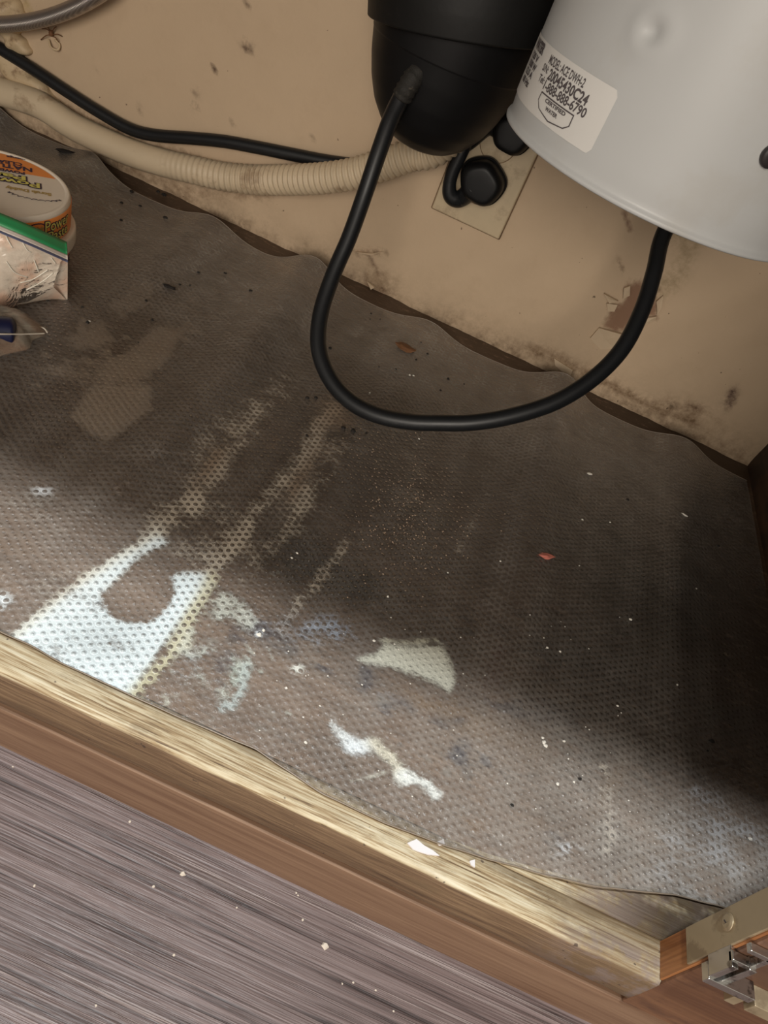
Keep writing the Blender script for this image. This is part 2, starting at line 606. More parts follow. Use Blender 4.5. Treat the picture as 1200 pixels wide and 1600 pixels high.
M_INK = plain('grey_ink', (0.10, 0.085, 0.09), 0.6)
M_DARK = plain('dark_plug', (0.03, 0.025, 0.025), 0.5)
M_HOSE = plain('cream_hose_plastic', (0.62, 0.50, 0.345), 0.5, var=0.1, scale=25, dirt=((0.30, 0.20, 0.12), 24, 0.58, 0.7))
M_PLATE = plain('almond_cover_plate', (0.54, 0.43, 0.28), 0.45, dirt=((0.33, 0.24, 0.15), 26, 0.52, 0.6))
M_DIRTY_LINE = plain('dirty_caulk_line', (0.23, 0.145, 0.08), 0.8, dirt=((0.08, 0.045, 0.025), 60, 0.5, 0.8))  # dirty brown line round the cover plate and receptacles
M_FOAM = plain('cream_hard_foam', (0.55, 0.42, 0.26), 0.55, bump=0.3, dirt=((0.25, 0.15, 0.08), 40, 0.55, 0.8))
M_FLAKE = plain('curled_paint', (0.60, 0.46, 0.31), 0.6)
M_BRASS = plain('dull_brass', (0.46, 0.37, 0.24), 0.42, 0.55, dirt=((0.22, 0.16, 0.10), 50, 0.5, 0.6))
M_CHROME = plain('tarnished_chrome', (0.62, 0.61, 0.58), 0.25, 1.0, dirt=((0.12, 0.10, 0.09), 140, 0.52, 0.8))
M_CRUMB = plain('black_crumb', (0.012, 0.009, 0.007), 0.8, bump=0.6)
M_RUST = plain('brown_flake', (0.17, 0.075, 0.03), 0.7, var=0.4, scale=200)
M_PALE = plain('pale_crumb', (0.80, 0.76, 0.68), 0.6)
M_RED = plain('pink_paint_chip', (0.62, 0.20, 0.15), 0.6, var=0.5, scale=260)


def braid_material():
    t = NT('braided_steel')
    ob = t.coord()
    w1 = t.n('ShaderNodeTexWave', {'Vector': ob, 'Scale': 420.0}, bands_direction='DIAGONAL').outputs[1]
    w2 = t.n('ShaderNodeTexWave', {'Vector': t.coord(rot=(0, R(90), 0)), 'Scale': 420.0}, bands_direction='DIAGONAL').outputs[1]
    h = t.math('MAXIMUM', w1, w2)
    col = t.mix(h, (0.20, 0.17, 0.155), (0.62, 0.56, 0.52))
    return t.done(t.principled(color=col, metal=0.9, rough=0.32, normal=t.bump(h, 0.5, 0.0008)))


M_BRAID = braid_material()


def clear_bag(name, tint, alpha, rough=0.16):
    t = NT(name)
    ob = t.coord()
    n = t.noise(ob, 60, 4, 0.6, 1.0)
    ridge = t.math('ABSOLUTE', t.math('SUBTRACT', t.noise(ob, 75, 3, 0.55, 1.5), 0.5))
    nrm = t.bump(t.math('MINIMUM', t.math('MULTIPLY', ridge, 6.0), 1.0), 0.16, 0.0012)
    tr = t.n('ShaderNodeBsdfTransparent', {'Color': (0.97, 0.96, 0.94)}).outputs[0]
    tc = t.mix(t.step(t.noise(ob, 38, 3), 0.42, 0.62), tint, (tint[0], tint[1] * 0.78, tint[2] * 0.70))
    df = t.n('ShaderNodeBsdfDiffuse', {'Color': tc, 'Normal': nrm}).outputs[0]
    b = t.n('ShaderNodeMixShader', {0: t.math('ADD', alpha - 0.12, t.math('MULTIPLY', n, 0.24), clamp=True), 1: tr, 2: df}).outputs[0]
    g = t.n('ShaderNodeBsdfGlossy', {'Roughness': rough, 'Normal': nrm}).outputs[0]
    fr = t.n('ShaderNodeFresnel', {'IOR': 1.5, 'Normal': nrm}).outputs[0]
    return t.done(t.n('ShaderNodeMixShader', {0: fr, 1: b, 2: g}).outputs[0])


M_BAG = clear_bag('clear_bag_film', (0.97, 0.85, 0.71), 0.68)
M_BAG2 = clear_bag('thin_clear_film', (0.78, 0.69, 0.55), 0.30)
M_CREASE_SHINE = plain('bag_crease_shine', (0.95, 0.86, 0.74), 0.25)
M_GREEN = plain('green_zip', (0.035, 0.30, 0.105), 0.4, var=0.15)
M_WHITEZ = plain('white_zip_band', (0.78, 0.69, 0.62), 0.4)
M_BLUEZ = plain('blue_zip_line', (0.12, 0.13, 0.22), 0.4)
M_PINK = plain('pinkish_sponge', (0.80, 0.55, 0.43), 0.8, var=0.35, scale=50, bump=0.4)
M_NAVY = plain('navy_plastic', (0.010, 0.012, 0.045), 0.35)
M_ORANGE = plain('orange_label', (0.95, 0.31, 0.06), 0.4, var=0.05)
M_TUB = plain('milky_tub_plastic', (0.86, 0.76, 0.63), 0.3, var=0.05)
M_RED_L = plain('red_orange_label', (0.78, 0.13, 0.035), 0.4, var=0.05)
M_YELLOW = plain('yellow_print', (0.80, 0.72, 0.17), 0.5, var=0.03)
M_PURPLE = plain('dark_purple_print', (0.035, 0.015, 0.06), 0.5)
M_GOLD = plain('gold_print', (0.48, 0.33, 0.10), 0.5)

# ------------------------------------------------------------------ masks on the floor, from the picture of the stains


def sdist(P, poly):
    """signed pixel distance to a polygon (positive inside)"""
    x, y = P[:, 0], P[:, 1]
    ins = np.zeros(len(P), bool)
    d = np.full(len(P), 1e9)
    n = len(poly)
    for i in range(n):
        (x0, y0), (x1, y1) = poly[i], poly[(i + 1) % n]
        if y0 != y1:
            c = ((y0 > y) != (y1 > y)) & (x < (x1 - x0) * (y - y0) / (y1 - y0) + x0)
            ins ^= c
        dx, dy = x1 - x0, y1 - y0
        t = np.clip(((x - x0) * dx + (y - y0) * dy) / (dx * dx + dy * dy + 1e-9), 0, 1)
        d = np.minimum(d, np.hypot(x - x0 - t * dx, y - y0 - t * dy))
    return np.where(ins, d, -d)


def ldist(P, line):
    x, y = P[:, 0], P[:, 1]
    d = np.full(len(P), 1e9)
    for (x0, y0), (x1, y1) in zip(line[:-1], line[1:]):
        dx, dy = x1 - x0, y1 - y0
        t = np.clip(((x - x0) * dx + (y - y0) * dy) / (dx * dx + dy * dy + 1e-9), 0, 1)
        d = np.minimum(d, np.hypot(x - x0 - t * dx, y - y0 - t * dy))
    return d


class Layer:
    def __init__(s, P, base=(0.5, 0.5, 0.5)):
        s.P = P
        s.c = np.tile(np.array(base, float), (len(P), 1))
        s.a = np.zeros(len(P))

    def put(s, m, col):
        m = np.clip(m, 0, 1)
        tot = np.clip(m + s.a * (1 - m), 1e-6, 1)
        w = (m / tot)[:, None]
        s.c = s.c * (1 - w) + np.array(col) * w
        s.a = np.where(m > 0, tot, s.a)
        s.a = np.clip(s.a, 0, 1)

    def poly(s, pts, col, op=1.0, soft=8):
        s.put(sstep(-soft, soft, sdist(s.P, pts)) * op, col)

    def line(s, pts, col, w, op=1.0):
        s.put(np.exp(-(ldist(s.P, pts) / w) ** 2) * op, col)

    def blob(s, x, y, rx, ry, col, op=1.0, rot=0.0):
        dx, dy = s.P[:, 0] - x, s.P[:, 1] - y
        u = dx * math.cos(rot) + dy * math.sin(rot)
        v = -dx * math.sin(rot) + dy * math.cos(rot)
        s.put(np.exp(-((u / rx) ** 2 + (v / ry) ** 2)) * op, col)

    def store(s, me, name):
        at_ = me.attributes.new(name, 'FLOAT_COLOR', 'POINT')
        at_.data.foreach_set('color', np.c_[s.c, s.a].astype(np.float32).ravel())


def noise2(x, y, seed, f):
    r = np.random.default_rng(seed)
    o = np.zeros_like(x)
    for k in range(5):
        a, b, p = r.normal(size=2) * f * (1 + 0.6 * k), 0, r.uniform(0, 6.28)
        o += np.sin(a[0] * x + a[1] * y + p) / (1 + 0.35 * k)
    return o / 3


# ------------------------------------------------------------------ the setting: kitchen floor and back wall
floor_root = tag(bpy.data.objects.new('floor', None), kind='structure')
COL.objects.link(floor_root)
floor_root['label'] = 'dark grey brown wood-look plank floor below the cabinet'
box('subfloor', (-2.6, 2.6, -3.2, 0.9, -0.14, -0.088), plain('subfloor', (0.12, 0.085, 0.075), 0.7), floor_root)
box_plank = None
for k, y1 in enumerate((0.2145, 0.0395, -0.1355, -0.3105, -0.4855, -0.6605)):
    if k == 0:
        box_plank = box('plank', (-1.2, 1.2, y1 - 0.1742, y1, -0.088, -0.083), M_PLANK, floor_root, 0.0006, 1)
    else:
        o = box_plank.copy()
        COL.objects.link(o)
        o.parent = floor_root
        o.location = (0.17 * (k % 3) - 0.13, y1 - 0.2145, 0)

WALL_Y = 0.712
nu, nv = 260, 150
X, Z = np.meshgrid(np.linspace(-0.95, 0.45, nu), np.linspace(-0.004, 0.70, nv) ** 1.0)
X, Z = X.ravel(), Z.ravel()
PW = proj(np.stack([X, np.full_like(X, WALL_Y), Z], 1))
LW = Layer(PW, (0.25, 0.16, 0.09))
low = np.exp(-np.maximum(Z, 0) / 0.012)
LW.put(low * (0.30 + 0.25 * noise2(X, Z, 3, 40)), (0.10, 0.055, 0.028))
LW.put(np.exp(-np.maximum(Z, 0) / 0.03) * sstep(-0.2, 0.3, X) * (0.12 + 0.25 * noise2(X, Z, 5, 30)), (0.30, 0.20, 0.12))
LW.line([(830, 545), (880, 562), (920, 585), (1000, 625), (1080, 660)], (0.19, 0.115, 0.06), 8, 0.6)
LW.blob(1080, 640, 34, 9, (0.26, 0.17, 0.10), 0.45, 0.3)
LW.blob(1142, 622, 7, 14, (0.08, 0.04, 0.03), 0.95, 0.5)
LW.blob(1050, 634, 8, 4, (0.07, 0.04, 0.02), 0.9)
LW.blob(1082, 636, 14, 5, (0.12, 0.06, 0.03), 0.8)
LW.poly([(976, 446), (1000, 438), (1010, 452), (1026, 470), (1026, 494), (1004, 498), (992, 506), (975, 520), (942, 512), (956, 488), (948, 474), (965, 476), (978, 470)], (0.27, 0.155, 0.095), 1.0, 3)
LW.line([(965, 408), (972, 425)], (0.20, 0.12, 0.07), 3, 0.8)
LW.line([(1018, 462), (1036, 450)], (0.16, 0.09, 0.05), 2.5, 0.8)
LW.line([(1050, 372), (1080, 380), (1065, 420), (1040, 450)], (0.36, 0.27, 0.16), 14, 0.6)
LW.line([(555, 395), (600, 394)], (0.17, 0.10, 0.06), 4, 0.7)
LW.line([(575, 398), (590, 425), (600, 432)], (0.17, 0.10, 0.06), 3, 0.6)
LW.blob(592, 438, 20, 14, (0.33, 0.23, 0.14), 0.7)
LW.line([(565, 440), (600, 455)], (0.20, 0.12, 0.07), 6, 0.5)
LW.line([(975, 335), (988, 362)], (0.20, 0.11, 0.07), 2.5, 0.8)
LW.poly([(0, 0), (44, 0), (52, 20), (30, 30), (0, 28)], (0.46, 0.34, 0.17), 0.7, 6)
LW.line([(0, 120), (60, 140), (110, 170), (160, 195), (210, 218), (310, 247)], (0.18, 0.11, 0.06), 5, 0.55)
LW.line([(165, 245), (230, 275), (300, 302), (420, 306)], (0.25, 0.16, 0.09), 7, 0.35)
for (x, y, r) in ((384, 72, 6), (395, 76, 4), (350, 25, 2.5), (262, 15, 2), (304, 165, 4), (307, 146, 4), (333, 108, 3), (365, 195, 3), (154, 108, 2), (237, 112, 2), (386, 4, 3), (374, 26, 2.5), (218, 170, 3), (345, 175, 2), (600, 612, 2), (486, 215, 2), (520, 345, 2)):
    LW.blob(x, y, r, r, (0.06, 0.03, 0.018), 0.95)
yw = WALL_Y + 0.0016 * noise2(X, Z, 11, 24) + 0.0025 * np.exp(-np.maximum(Z, 0) / 0.02) * noise2(X, Z, 12, 60)
wall = tag(bpy.data.objects.new('wall_back', None), kind='structure')
COL.objects.link(wall)
wall['label'] = 'stained cream plaster wall at the back of the cabinet'
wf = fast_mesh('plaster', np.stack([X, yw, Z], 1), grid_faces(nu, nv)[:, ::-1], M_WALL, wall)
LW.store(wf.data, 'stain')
box('wall_core', (-0.95, 0.45, WALL_Y + 0.006, WALL_Y + 0.05, -0.09, 0.70), plain('wall_core', (0.2, 0.13, 0.08), 0.8), wall)
# loose paint curling off the plaster round the bare patch, and at the foot of the wall
flk = [((948, 474), (965, 476), (960, 486), (950, 486)), ((975, 450), (985, 446), (984, 462), (974, 466)), ((1004, 498), (1026, 494), (1024, 500), (1000, 512)),
       ((936, 512), (975, 522), (962, 545), (938, 545), (922, 528)), ((944, 458), (966, 470), (952, 474)), ((1026, 470), (1036, 462), (1034, 480), (1027, 492)),
       ((866, 560), (895, 578), (890, 590), (868, 570)), ((574, 440), (586, 448), (580, 452)), ((555, 393), (585, 396), (598, 393), (580, 399))]
for pts in flk:
    c = np.array([aty(x, y, WALL_Y - 0.002) for x, y in pts])
    g = c.mean(0)
    outv = [p + np.array([0, -0.0025 * random.random() - 0.0006 * (i % 2), 0]) for i, p in enumerate(c)]
    v = outv + [g + np.array([0, -0.0012, 0])] + [p + np.array([0, 0.0016, 0]) for p in c]
    n = len(c)
    f = [(i, (i + 1) % n, n) for i in range(n)] + [(i, n + 1 + i, n + 1 + (i + 1) % n, (i + 1) % n) for i in range(n)]
    mesh('paint_flake', v, f, M_FLAKE, wall, False)

# ------------------------------------------------------------------ the sink cabinet
cab = empty('sink_cabinet', (0.0, 0.165, -0.083), 'old oak sink base cabinet with worn bottom rail and stained floor', 'cabinet')
FX0, FX1, FY0, FY1 = -0.66, 0.331, 0.1852, 0.716
nu, nv = 500, 270
X, Y = np.meshgrid(np.linspace(FX0, FX1, nu), np.linspace(FY0, FY1, nv))
X, Y = X.ravel(), Y.ravel()
PF = proj(np.stack([X, Y, np.zeros_like(X)], 1))
LF = Layer(PF, (0.1, 0.06, 0.04))
navy = (0.010, 0.012, 0.045)
dark = (0.030, 0.020, 0.016)
# darker to the right with dark stains, soaked back edge
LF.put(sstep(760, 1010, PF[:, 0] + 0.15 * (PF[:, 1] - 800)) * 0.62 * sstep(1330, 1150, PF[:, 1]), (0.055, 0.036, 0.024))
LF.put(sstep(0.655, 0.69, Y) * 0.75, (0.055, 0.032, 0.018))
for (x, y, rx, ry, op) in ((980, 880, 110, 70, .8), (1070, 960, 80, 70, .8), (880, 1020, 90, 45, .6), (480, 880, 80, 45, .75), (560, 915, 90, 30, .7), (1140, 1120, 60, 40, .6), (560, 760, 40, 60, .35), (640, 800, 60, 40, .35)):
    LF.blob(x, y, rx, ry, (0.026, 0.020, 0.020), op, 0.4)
for (x, y, rx, ry, op) in ((718, 1178, 20, 24, .95), (757, 1190, 13, 15, .8), (602, 1108, 17, 13, .8), (572, 1066, 16, 26, .7), (405, 985, 34, 17, .9), (690, 1128, 24, 12, .8), (450, 1010, 22, 12, .6), (355, 1045, 24, 34, .55), (800, 1105, 60, 18, .55), (870, 1110, 40, 20, .4), (865, 1310, 34, 18, .45), (1110, 1395, 30, 14, .4), (250, 1010, 20, 20, .2)):
    LF.blob(x, y, rx, ry, navy, op, 0.3)
# bare, worn golden grain
for (x, y, rx, ry, op) in ((660, 1095, 44, 14, .6), (735, 1130, 60, 22, .6), (830, 1165, 40, 30, .35), (520, 650, 40, 44, .5), (330, 720, 24, 44, .4), (480, 740, 24, 40, .4), (740, 1290, 46, 20, .35), (955, 1230, 14, 60, .55), (975, 1370, 14, 30, .5), (60, 850, 60, 60, .25), (850, 905, 50, 20, .3)):
    LF.blob(x, y, rx, ry, (0.33, 0.20, 0.095), op, 0.45)
for _k in range(60):
    LF.blob(random.uniform(280, 900), random.uniform(960, 1220), random.uniform(6, 22), random.uniform(4, 12), random.choice([navy, (0.05, 0.035, 0.03), (0.30, 0.19, 0.10), (0.36, 0.33, 0.28)]), random.uniform(.3, .75), random.uniform(0, 1))
LF.blob(775, 1040, 14, 34, (0.17, 0.04, 0.02), 0.8, 0.2)
# ghost of an old paper: pale grey patches
gh = (0.90, 0.77, 0.63)
LF.poly([(108, 652), (135, 612), (150, 600), (200, 600), (235, 602), (240, 640), (165, 692), (125, 668)], gh, 0.95, 9)
LF.poly([(150, 585), (250, 505), (285, 515), (270, 555), (215, 602), (150, 600)], gh, 0.85, 12)
LF.poly([(100, 530), (130, 500), (165, 500), (178, 530), (150, 548), (115, 545)], gh, 0.75, 12)
LF.poly([(160, 480), (225, 438), (245, 450), (230, 480), (190, 500)], gh, 0.7, 12)
LF.poly([(55, 572), (110, 560), (160, 560), (150, 600), (105, 596)], gh, 0.5, 10)
for _k in range(70):
    LF.blob(random.gauss(135, 45), random.gauss(562, 30), random.uniform(4, 12), random.uniform(2, 5), gh, random.uniform(.3, .8), 0.25)
for _k in range(30):
    LF.blob(random.gauss(290, 30), random.gauss(500, 30), random.uniform(4, 12), random.uniform(3, 7), gh, random.uniform(.2, .5), 0.25)
LF.blob(255, 720, 26, 24, (0.26, 0.22, 0.20), 0.55)
# speckled bare area in the middle
for (x, y, rx, ry, op) in ((620, 790, 70, 60, .42), (690, 720, 50, 50, .34), (720, 880, 50, 40, .3), (610, 840, 40, 40, .35)):
    LF.blob(x, y, rx, ry, (0.26, 0.165, 0.105), op)
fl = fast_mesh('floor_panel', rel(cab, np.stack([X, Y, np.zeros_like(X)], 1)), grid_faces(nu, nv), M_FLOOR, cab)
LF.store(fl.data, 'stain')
box('floor_core', (FX0, FX1, FY0, FY1, -0.016, -0.0008), M_SIDE, cab)


def rail_mesh():
    n = 300
    xs = np.linspace(-0.66, 0.2219, n)
    prof = [(0.1851, -0.033), (0.1851, -0.0004), (0.1842, -0.0001), (0.178, -0.0002), (0.170, -0.0004), (0.1664, -0.0011), (0.1652, -0.0026), (0.165, -0.008), (0.165, -0.020), (0.1654, -0.031), (0.168, -0.033)]
    V = []
    for y, z in prof:
        w = noise2(xs, xs * 0 + y * 40, 21, 45)
        w2 = noise2(xs, xs * 0 + y * 90, 22, 160)
        V.append(np.stack([xs, y + 0.0005 * w * (y < 0.167), z + (0.00035 * w + 0.0002 * w2) * (z > -0.004)], 1))
    V = np.vstack(V)
    F = [tuple(q[::-1]) for q in grid_faces(n, len(prof))]
    k = len(prof)
    F.append(tuple(j * n for j in range(k)))
    F.append(tuple(j * n + n - 1 for j in range(k))[::-1])
    return V, F


v, f = rail_mesh()
rail = mesh('bottom_rail', v - np.array(cab.location) * 0, f, M_RAIL, None)
rail.parent = cab
rail.matrix_parent_inverse = Matrix.Translation(-Vector(cab.location))
rail['label'] = 'pale worn rail along the cabinet opening'
box('groove_strip', (-0.66, 0.36, 0.1695, 0.184, -0.0405, -0.033), M_GROOVE, cab)


def base_mesh():
    xs = (-0.66, 0.40)
    prof = [(0.184, -0.0392), (0.1690, -0.0392), (0.1674, -0.0396), (0.1664, -0.0408), (0.1660, -0.043), (0.1660, -0.060), (0.1660, -0.0755), (0.1662, -0.083), (0.184, -0.083)]
    V = [(x, y, z) for x in xs for (y, z) in prof]
    n = len(prof)
    F = [(i, i + 1, n + i + 1, n + i) for i in range(n - 1)] + [tuple(range(n))[::-1], tuple(range(n, 2 * n))]
    return V, F


v, f = base_mesh()
mesh('base_board', rel(cab, v), f, M_BASE, cab, False)
ny = [(0.100, .1853), (0.300, .1853), (0.300, .226), (0.255, .2195), (0.228, .2135), (0.209, .2065), (0.184, .1985), (0.155, .1925), (0.123, .1872)]
nn_ = len(ny)
mesh('floor_nosing', rel(cab, [(x, y, 0.0006) for x, y in ny] + [(x, y, -0.0006) for x, y in ny]), [tuple(range(nn_)), tuple(range(nn_, 2 * nn_))[::-1]] + [(i, nn_ + i, nn_ + (i + 1) % nn_, (i + 1) % nn_) for i in range(nn_)], M_RAIL, cab, False)
# right stile, its inner edge bare orange oak
box('stile', (0.222, 0.40, 0.165, 0.1852, -0.0385, 0.66), M_STILE_DARK, cab, 0.0012, 2)
box('stile_edge', (0.2208, 0.2222, 0.1664, 0.1846, -0.0005, 0.52), M_OAK, cab, 0.0003, 1)
cab.children[-1]['label'] = 'bare orange oak inner edge'
box('side_panel', (0.329, 0.345, 0.1852, 0.722, -0.083, 0.66), M_SIDE, cab)
box('side_panel', (-0.68, -0.66, 0.165, 0.722, -0.083, 0.66), M_SIDE, cab)
box('stile', (-0.68, -0.60, 0.165, 0.1852, -0.0385, 0.66), M_STILE_DARK, cab)
box('top_rail', (-0.60, 0.222, 0.165, 0.1852, 0.60, 0.66), M_STILE_DARK, cab)
ct = box('countertop', (-1.2, 1.0, 0.135, 0.80, 0.66, 0.70), M_COUNTER, None, 0.004)
tag(ct, 'laminate countertop lying over the sink cabinet', 'countertop')

# hinge on the stile (part of the cabinet)
hinge = bpy.data.objects.new('hinge', None)
COL.objects.link(hinge)
hinge.parent = cab
hinge.location = Vector((0.222, 0.168, 0.04)) - Vector(cab.location)
hinge['label'] = 'tarnished brass and chrome cabinet hinge'
HO = Vector((0.222, 0.168, 0.04))


def hbox(name, bs, mat, bevel=0.0003):
    o = boxes(name, [(a - HO.x, b - HO.x, c - HO.y, d - HO.y, e - HO.z, f_ - HO.z) for a, b, c, d, e, f_ in bs], mat, None, bevel)
    o.parent = hinge
    return o


hbox('mounting_plate', [(0.2196, 0.2210, 0.1672, 0.1838, 0.0235, 0.108)], M_BRASS)
hbox('hinge_arm', [(0.2195, 0.2425, 0.1570, 0.1648, 0.0345, 0.0395), (0.2195, 0.2225, 0.1580, 0.1672, 0.0395, 0.0560), (0.2265, 0.2300, 0.1590, 0.1648, 0.0395, 0.0580),
                   (0.2195, 0.2305, 0.1605, 0.1648, 0.0540, 0.0570), (0.2280, 0.2305, 0.1610, 0.1648, 0.0570, 0.0680), (0.2195, 0.2305, 0.1610, 0.1648, 0.0660, 0.0690)], M_CHROME)
hbox('hinge_foot', [(0.2370, 0.2420, 0.1580, 0.1650, 0.0250, 0.0345), (0.2440, 0.2700, 0.1560, 0.1650, 0.0290, 0.0370)], M_BRASS)
sc = lathe('screw', round_prof([(0, 0), (0.0041, 0), (0.0041, 0.0006), (0.0030, 0.0013), (0, 0.0014)], 0.0004), (0, 0, 0), M_BRASS, None, 28)
sc.parent = hinge
sc.rotation_euler = (0, R(-90), 0)
sc.location = Vector((0.2196, 0.1768, 0.0555)) - HO
sl = boxes('screw_slot', [(-0.0003, 0.0003, -0.0016, 0.0016, 0.00135, 0.0016), (-0.0016, 0.0016, -0.0003, 0.0003, 0.00135, 0.0016)], M_DARK)
sl.parent = hinge
sl.rotation_euler = (R(40), R(-90), 0)
sl.location = sc.location

# ------------------------------------------------------------------ clear liner lying on the cabinet floor
LX0, LX1 = -0.64, 0.3235
fpts = np.array([(-0.64, .183), (-0.15, .183), (-0.136, .1835), (-0.114, .182), (-0.076, .182), (-0.06, .1825), (-0.043, .183), (-0.007, .184), (0.032, .1785), (0.067, .178), (0.098, .181), (0.123, .184), (0.155, .189), (0.184, .195), (0.209, .203), (0.228, .210), (0.255, .216), (0.33, .222)])
ridges = [(-0.56, .012), (-0.43, .0142), (-0.295, .0125), (-0.173, .0205), (-0.030, .0105), (0.119, .0215), (0.248, .0125)]
YB = 0.678


def liner_z(x, y):
    v = np.clip((y - 0.18) / 0.5, 0, 1)
    z = np.full_like(x, 0.0012)
    for k, (xc, A) in enumerate(ridges):
        xx = xc + 0.012 * np.sin(3 + k + 5 * y) + (0.03 if k == 4 else 0.0) * (v - 1)
        s = 0.016 + 0.012 * v
        z = z + A * (0.10 * sstep(0.0, 0.25, v) + 0.90 * v ** 2.2) * np.exp(-((x - xx) / s) ** 2)
    z = z + 0.0006 * (1 + noise2(x, y, 31, 30)) * sstep(0.02, 0.1, v)
    z = z + 0.004 * np.exp(-((y - 0.19) / 0.022) ** 2) * sstep(0.10, 0.20, x) * sstep(0.32, 0.25, x)
    return z


nu, nv = 520, 300
U, Vv = np.meshgrid(np.linspace(0, 1, nu), np.linspace(0, 1, nv))
X = LX0 + (LX1 - LX0) * U.ravel()
yf = np.interp(X, fpts[:, 0], fpts[:, 1])
yf = yf + 0.0006 * noise2(X, X * 0, 41, 70)
yb = YB + 0.024 * sstep(-0.40, -0.455, X) + 0.003 * noise2(X, X * 0, 42, 25)
Y = yf + (yb - yf) * Vv.ravel()
Zl = liner_z(X, Y)
PL = proj(np.stack([X, Y, Zl], 1))
LL = Layer(PL, (0.6, 0.56, 0.5))
film = np.full(len(X), 0.19)
film += 0.27 * sstep(0.03, 0.2, X) * sstep(0.33, 0.23, Y)
film += 0.05 * noise2(X, Y, 51, 12)
film += 0.20 * sstep(0.42, 0.62, Y)
film += 0.06 * noise2(X * 3, Y * 0.3, 57, 30) + 0.05 * sstep(0.28, 0.33, Y)
film += 0.05 * sstep(0.32, 0.27, Y)
film -= 0.09 * sstep(0.1, 0.25, X) * sstep(0.30, 0.40, Y)
film *= 1 - 0.62 * np.exp(-(((PL[:, 0] - 185) / 85) ** 2 + ((PL[:, 1] - 575) / 100) ** 2))
solid = np.zeros(len(X))
W1 = (0.80, 0.89, 0.91)
crm = (0.60, 0.53, 0.43)
tan_ = (0.50, 0.41, 0.29)
# residue caught along the folds
for pts, w, op in (([(398, 648), (365, 700), (332, 750), (300, 790)], 11, .62), ([(300, 790), (255, 818), (215, 866), (160, 905), (60, 985)], 12, .5),
                   ([(520, 640), (500, 660), (478, 715), (440, 755), (405, 790), (385, 825), (350, 872), (318, 905)], 11, .72),
                   ([(480, 770), (450, 830), (405, 870), (385, 900)], 11, .45), ([(350, 660), (310, 705), (300, 730)], 18, .42),
                   ([(450, 590), (420, 620), (400, 640)], 18, .42), ([(520, 700), (490, 770), (470, 800)], 20, .32),
                   ([(540, 850), (500, 905), (470, 935), (440, 985)], 8, .6), ([(250, 800), (330, 800), (360, 840), (300, 870)], 22, .45),
                   ([(940, 1195), (950, 1215)], 4, .75), ([(945, 1230), (950, 1270), (955, 1310), (950, 1330)], 7, .4),
                   ([(715, 860), (760, 780), (745, 720)], 6, .28), ([(600, 700), (640, 690), (660, 740), (640, 800)], 26, .2)):
    LL.line(pts, crm, w * 1.55, op * 0.85)
for (x, y, rx, ry, op) in ((430, 975, 60, 24, .32), (540, 985, 50, 24, .3), (300, 1040, 50, 30, .22), (600, 1080, 40, 30, .2)):
    LL.blob(x, y, rx, ry, (0.27, 0.31, 0.40), op, 0.3)
for (x, y, rx, ry, op) in ((520, 645, 40, 36, .42), (330, 725, 16, 50, .4), (470, 745, 14, 50, .4), (425, 690, 20, 40, .25), (640, 560, 50, 26, .3), (230, 330, 50, 20, .3)):
    LL.blob(x, y, rx, ry, (0.20, 0.105, 0.045), op, 0.6)
# netting at the right
for (x, y, rx, ry, op) in ((1095, 1240, 34, 16, .5), (1125, 1290, 16, 16, .4), (1170, 1290, 40, 24, .42), (1130, 1330, 60, 40, .28), (1060, 1320, 40, 60, .2), (1080, 1390, 60, 20, .3)):
    LL.blob(x, y, rx, ry, (0.50, 0.50, 0.52), op, 0.5)
LL.put(sstep(900, 980, PL[:, 1]) * sstep(740, 900, PL[:, 0]) * sstep(0.30, 0.24, Y) * 0.13, (0.45, 0.42, 0.40))
# torn white paper label under the sheet, lower left
lab = sstep(-9, 8, sdist(PL, [(18, 996), (60, 960), (120, 915), (180, 872), (243, 836), (262, 846), (222, 868), (176, 908), (156, 930), (165, 952), (182, 968), (208, 974), (244, 968), (262, 950), (270, 925), (268, 900), (290, 893), (322, 896), (332, 912), (300, 945), (272, 985), (240, 1030), (202, 1092), (150, 1070), (60, 1025)]))
fade = 0.80 + 0.2 * sstep(0.0, 1, noise2(X, Y, 61, 60))
LL.put(lab * fade, W1)
LL.c = np.where((lab > 0.5)[:, None], LL.c * (1 - 0.24 * np.exp(-(((PL[:, 0] - 165) / 70) ** 2 + ((PL[:, 1] - 1000) / 34) ** 2)))[:, None], LL.c)
solid = np.maximum(solid, lab * (0.80 + 0.25 * sstep(900, 1060, PL[:, 1])))
LL.line([(330, 905), (300, 960), (260, 1030), (205, 1090)], (0.60, 0.56, 0.38), 12, .75)
LL.line([(20, 1000), (100, 925), (200, 862), (245, 832)], (0.74, 0.72, 0.62), 9, .6)
# other white marks, lying on top of the dimples
solid_a = LL.a.copy()
LL.poly([(562, 1031), (590, 1020), (600, 1003), (640, 1012), (690, 1008), (700, 1032), (712, 1062), (704, 1080), (684, 1070), (648, 1058), (606, 1042)], (0.66, 0.66, 0.56), 0.95, 12)
LL.line([(595, 1000), (640, 1002), (680, 1000)], (0.5, 0.48, 0.38), 5, .6)
LL.line([(518, 1132), (535, 1150), (552, 1166), (572, 1164)], (0.74, 0.77, 0.76), 11, .75)
LL.blob(553, 1168, 22, 12, (0.78, 0.83, 0.86), .85, 0.3)
LL.line([(585, 1160), (612, 1182), (628, 1210)], (0.66, 0.62, 0.50), 12, .72)
LL.line([(628, 1212), (650, 1215), (668, 1225), (680, 1242)], (0.78, 0.80, 0.76), 10, .85)
LL.blob(636, 1218, 13, 16, (0.80, 0.82, 0.78), .8)
LL.line([(548, 1220), (570, 1216), (600, 1208)], (0.6, 0.58, 0.5), 4, .5)
solid_top = sstep(0.02, 0.2, LL.a - solid_a)
solid = np.maximum(solid, solid_top * 1.2)
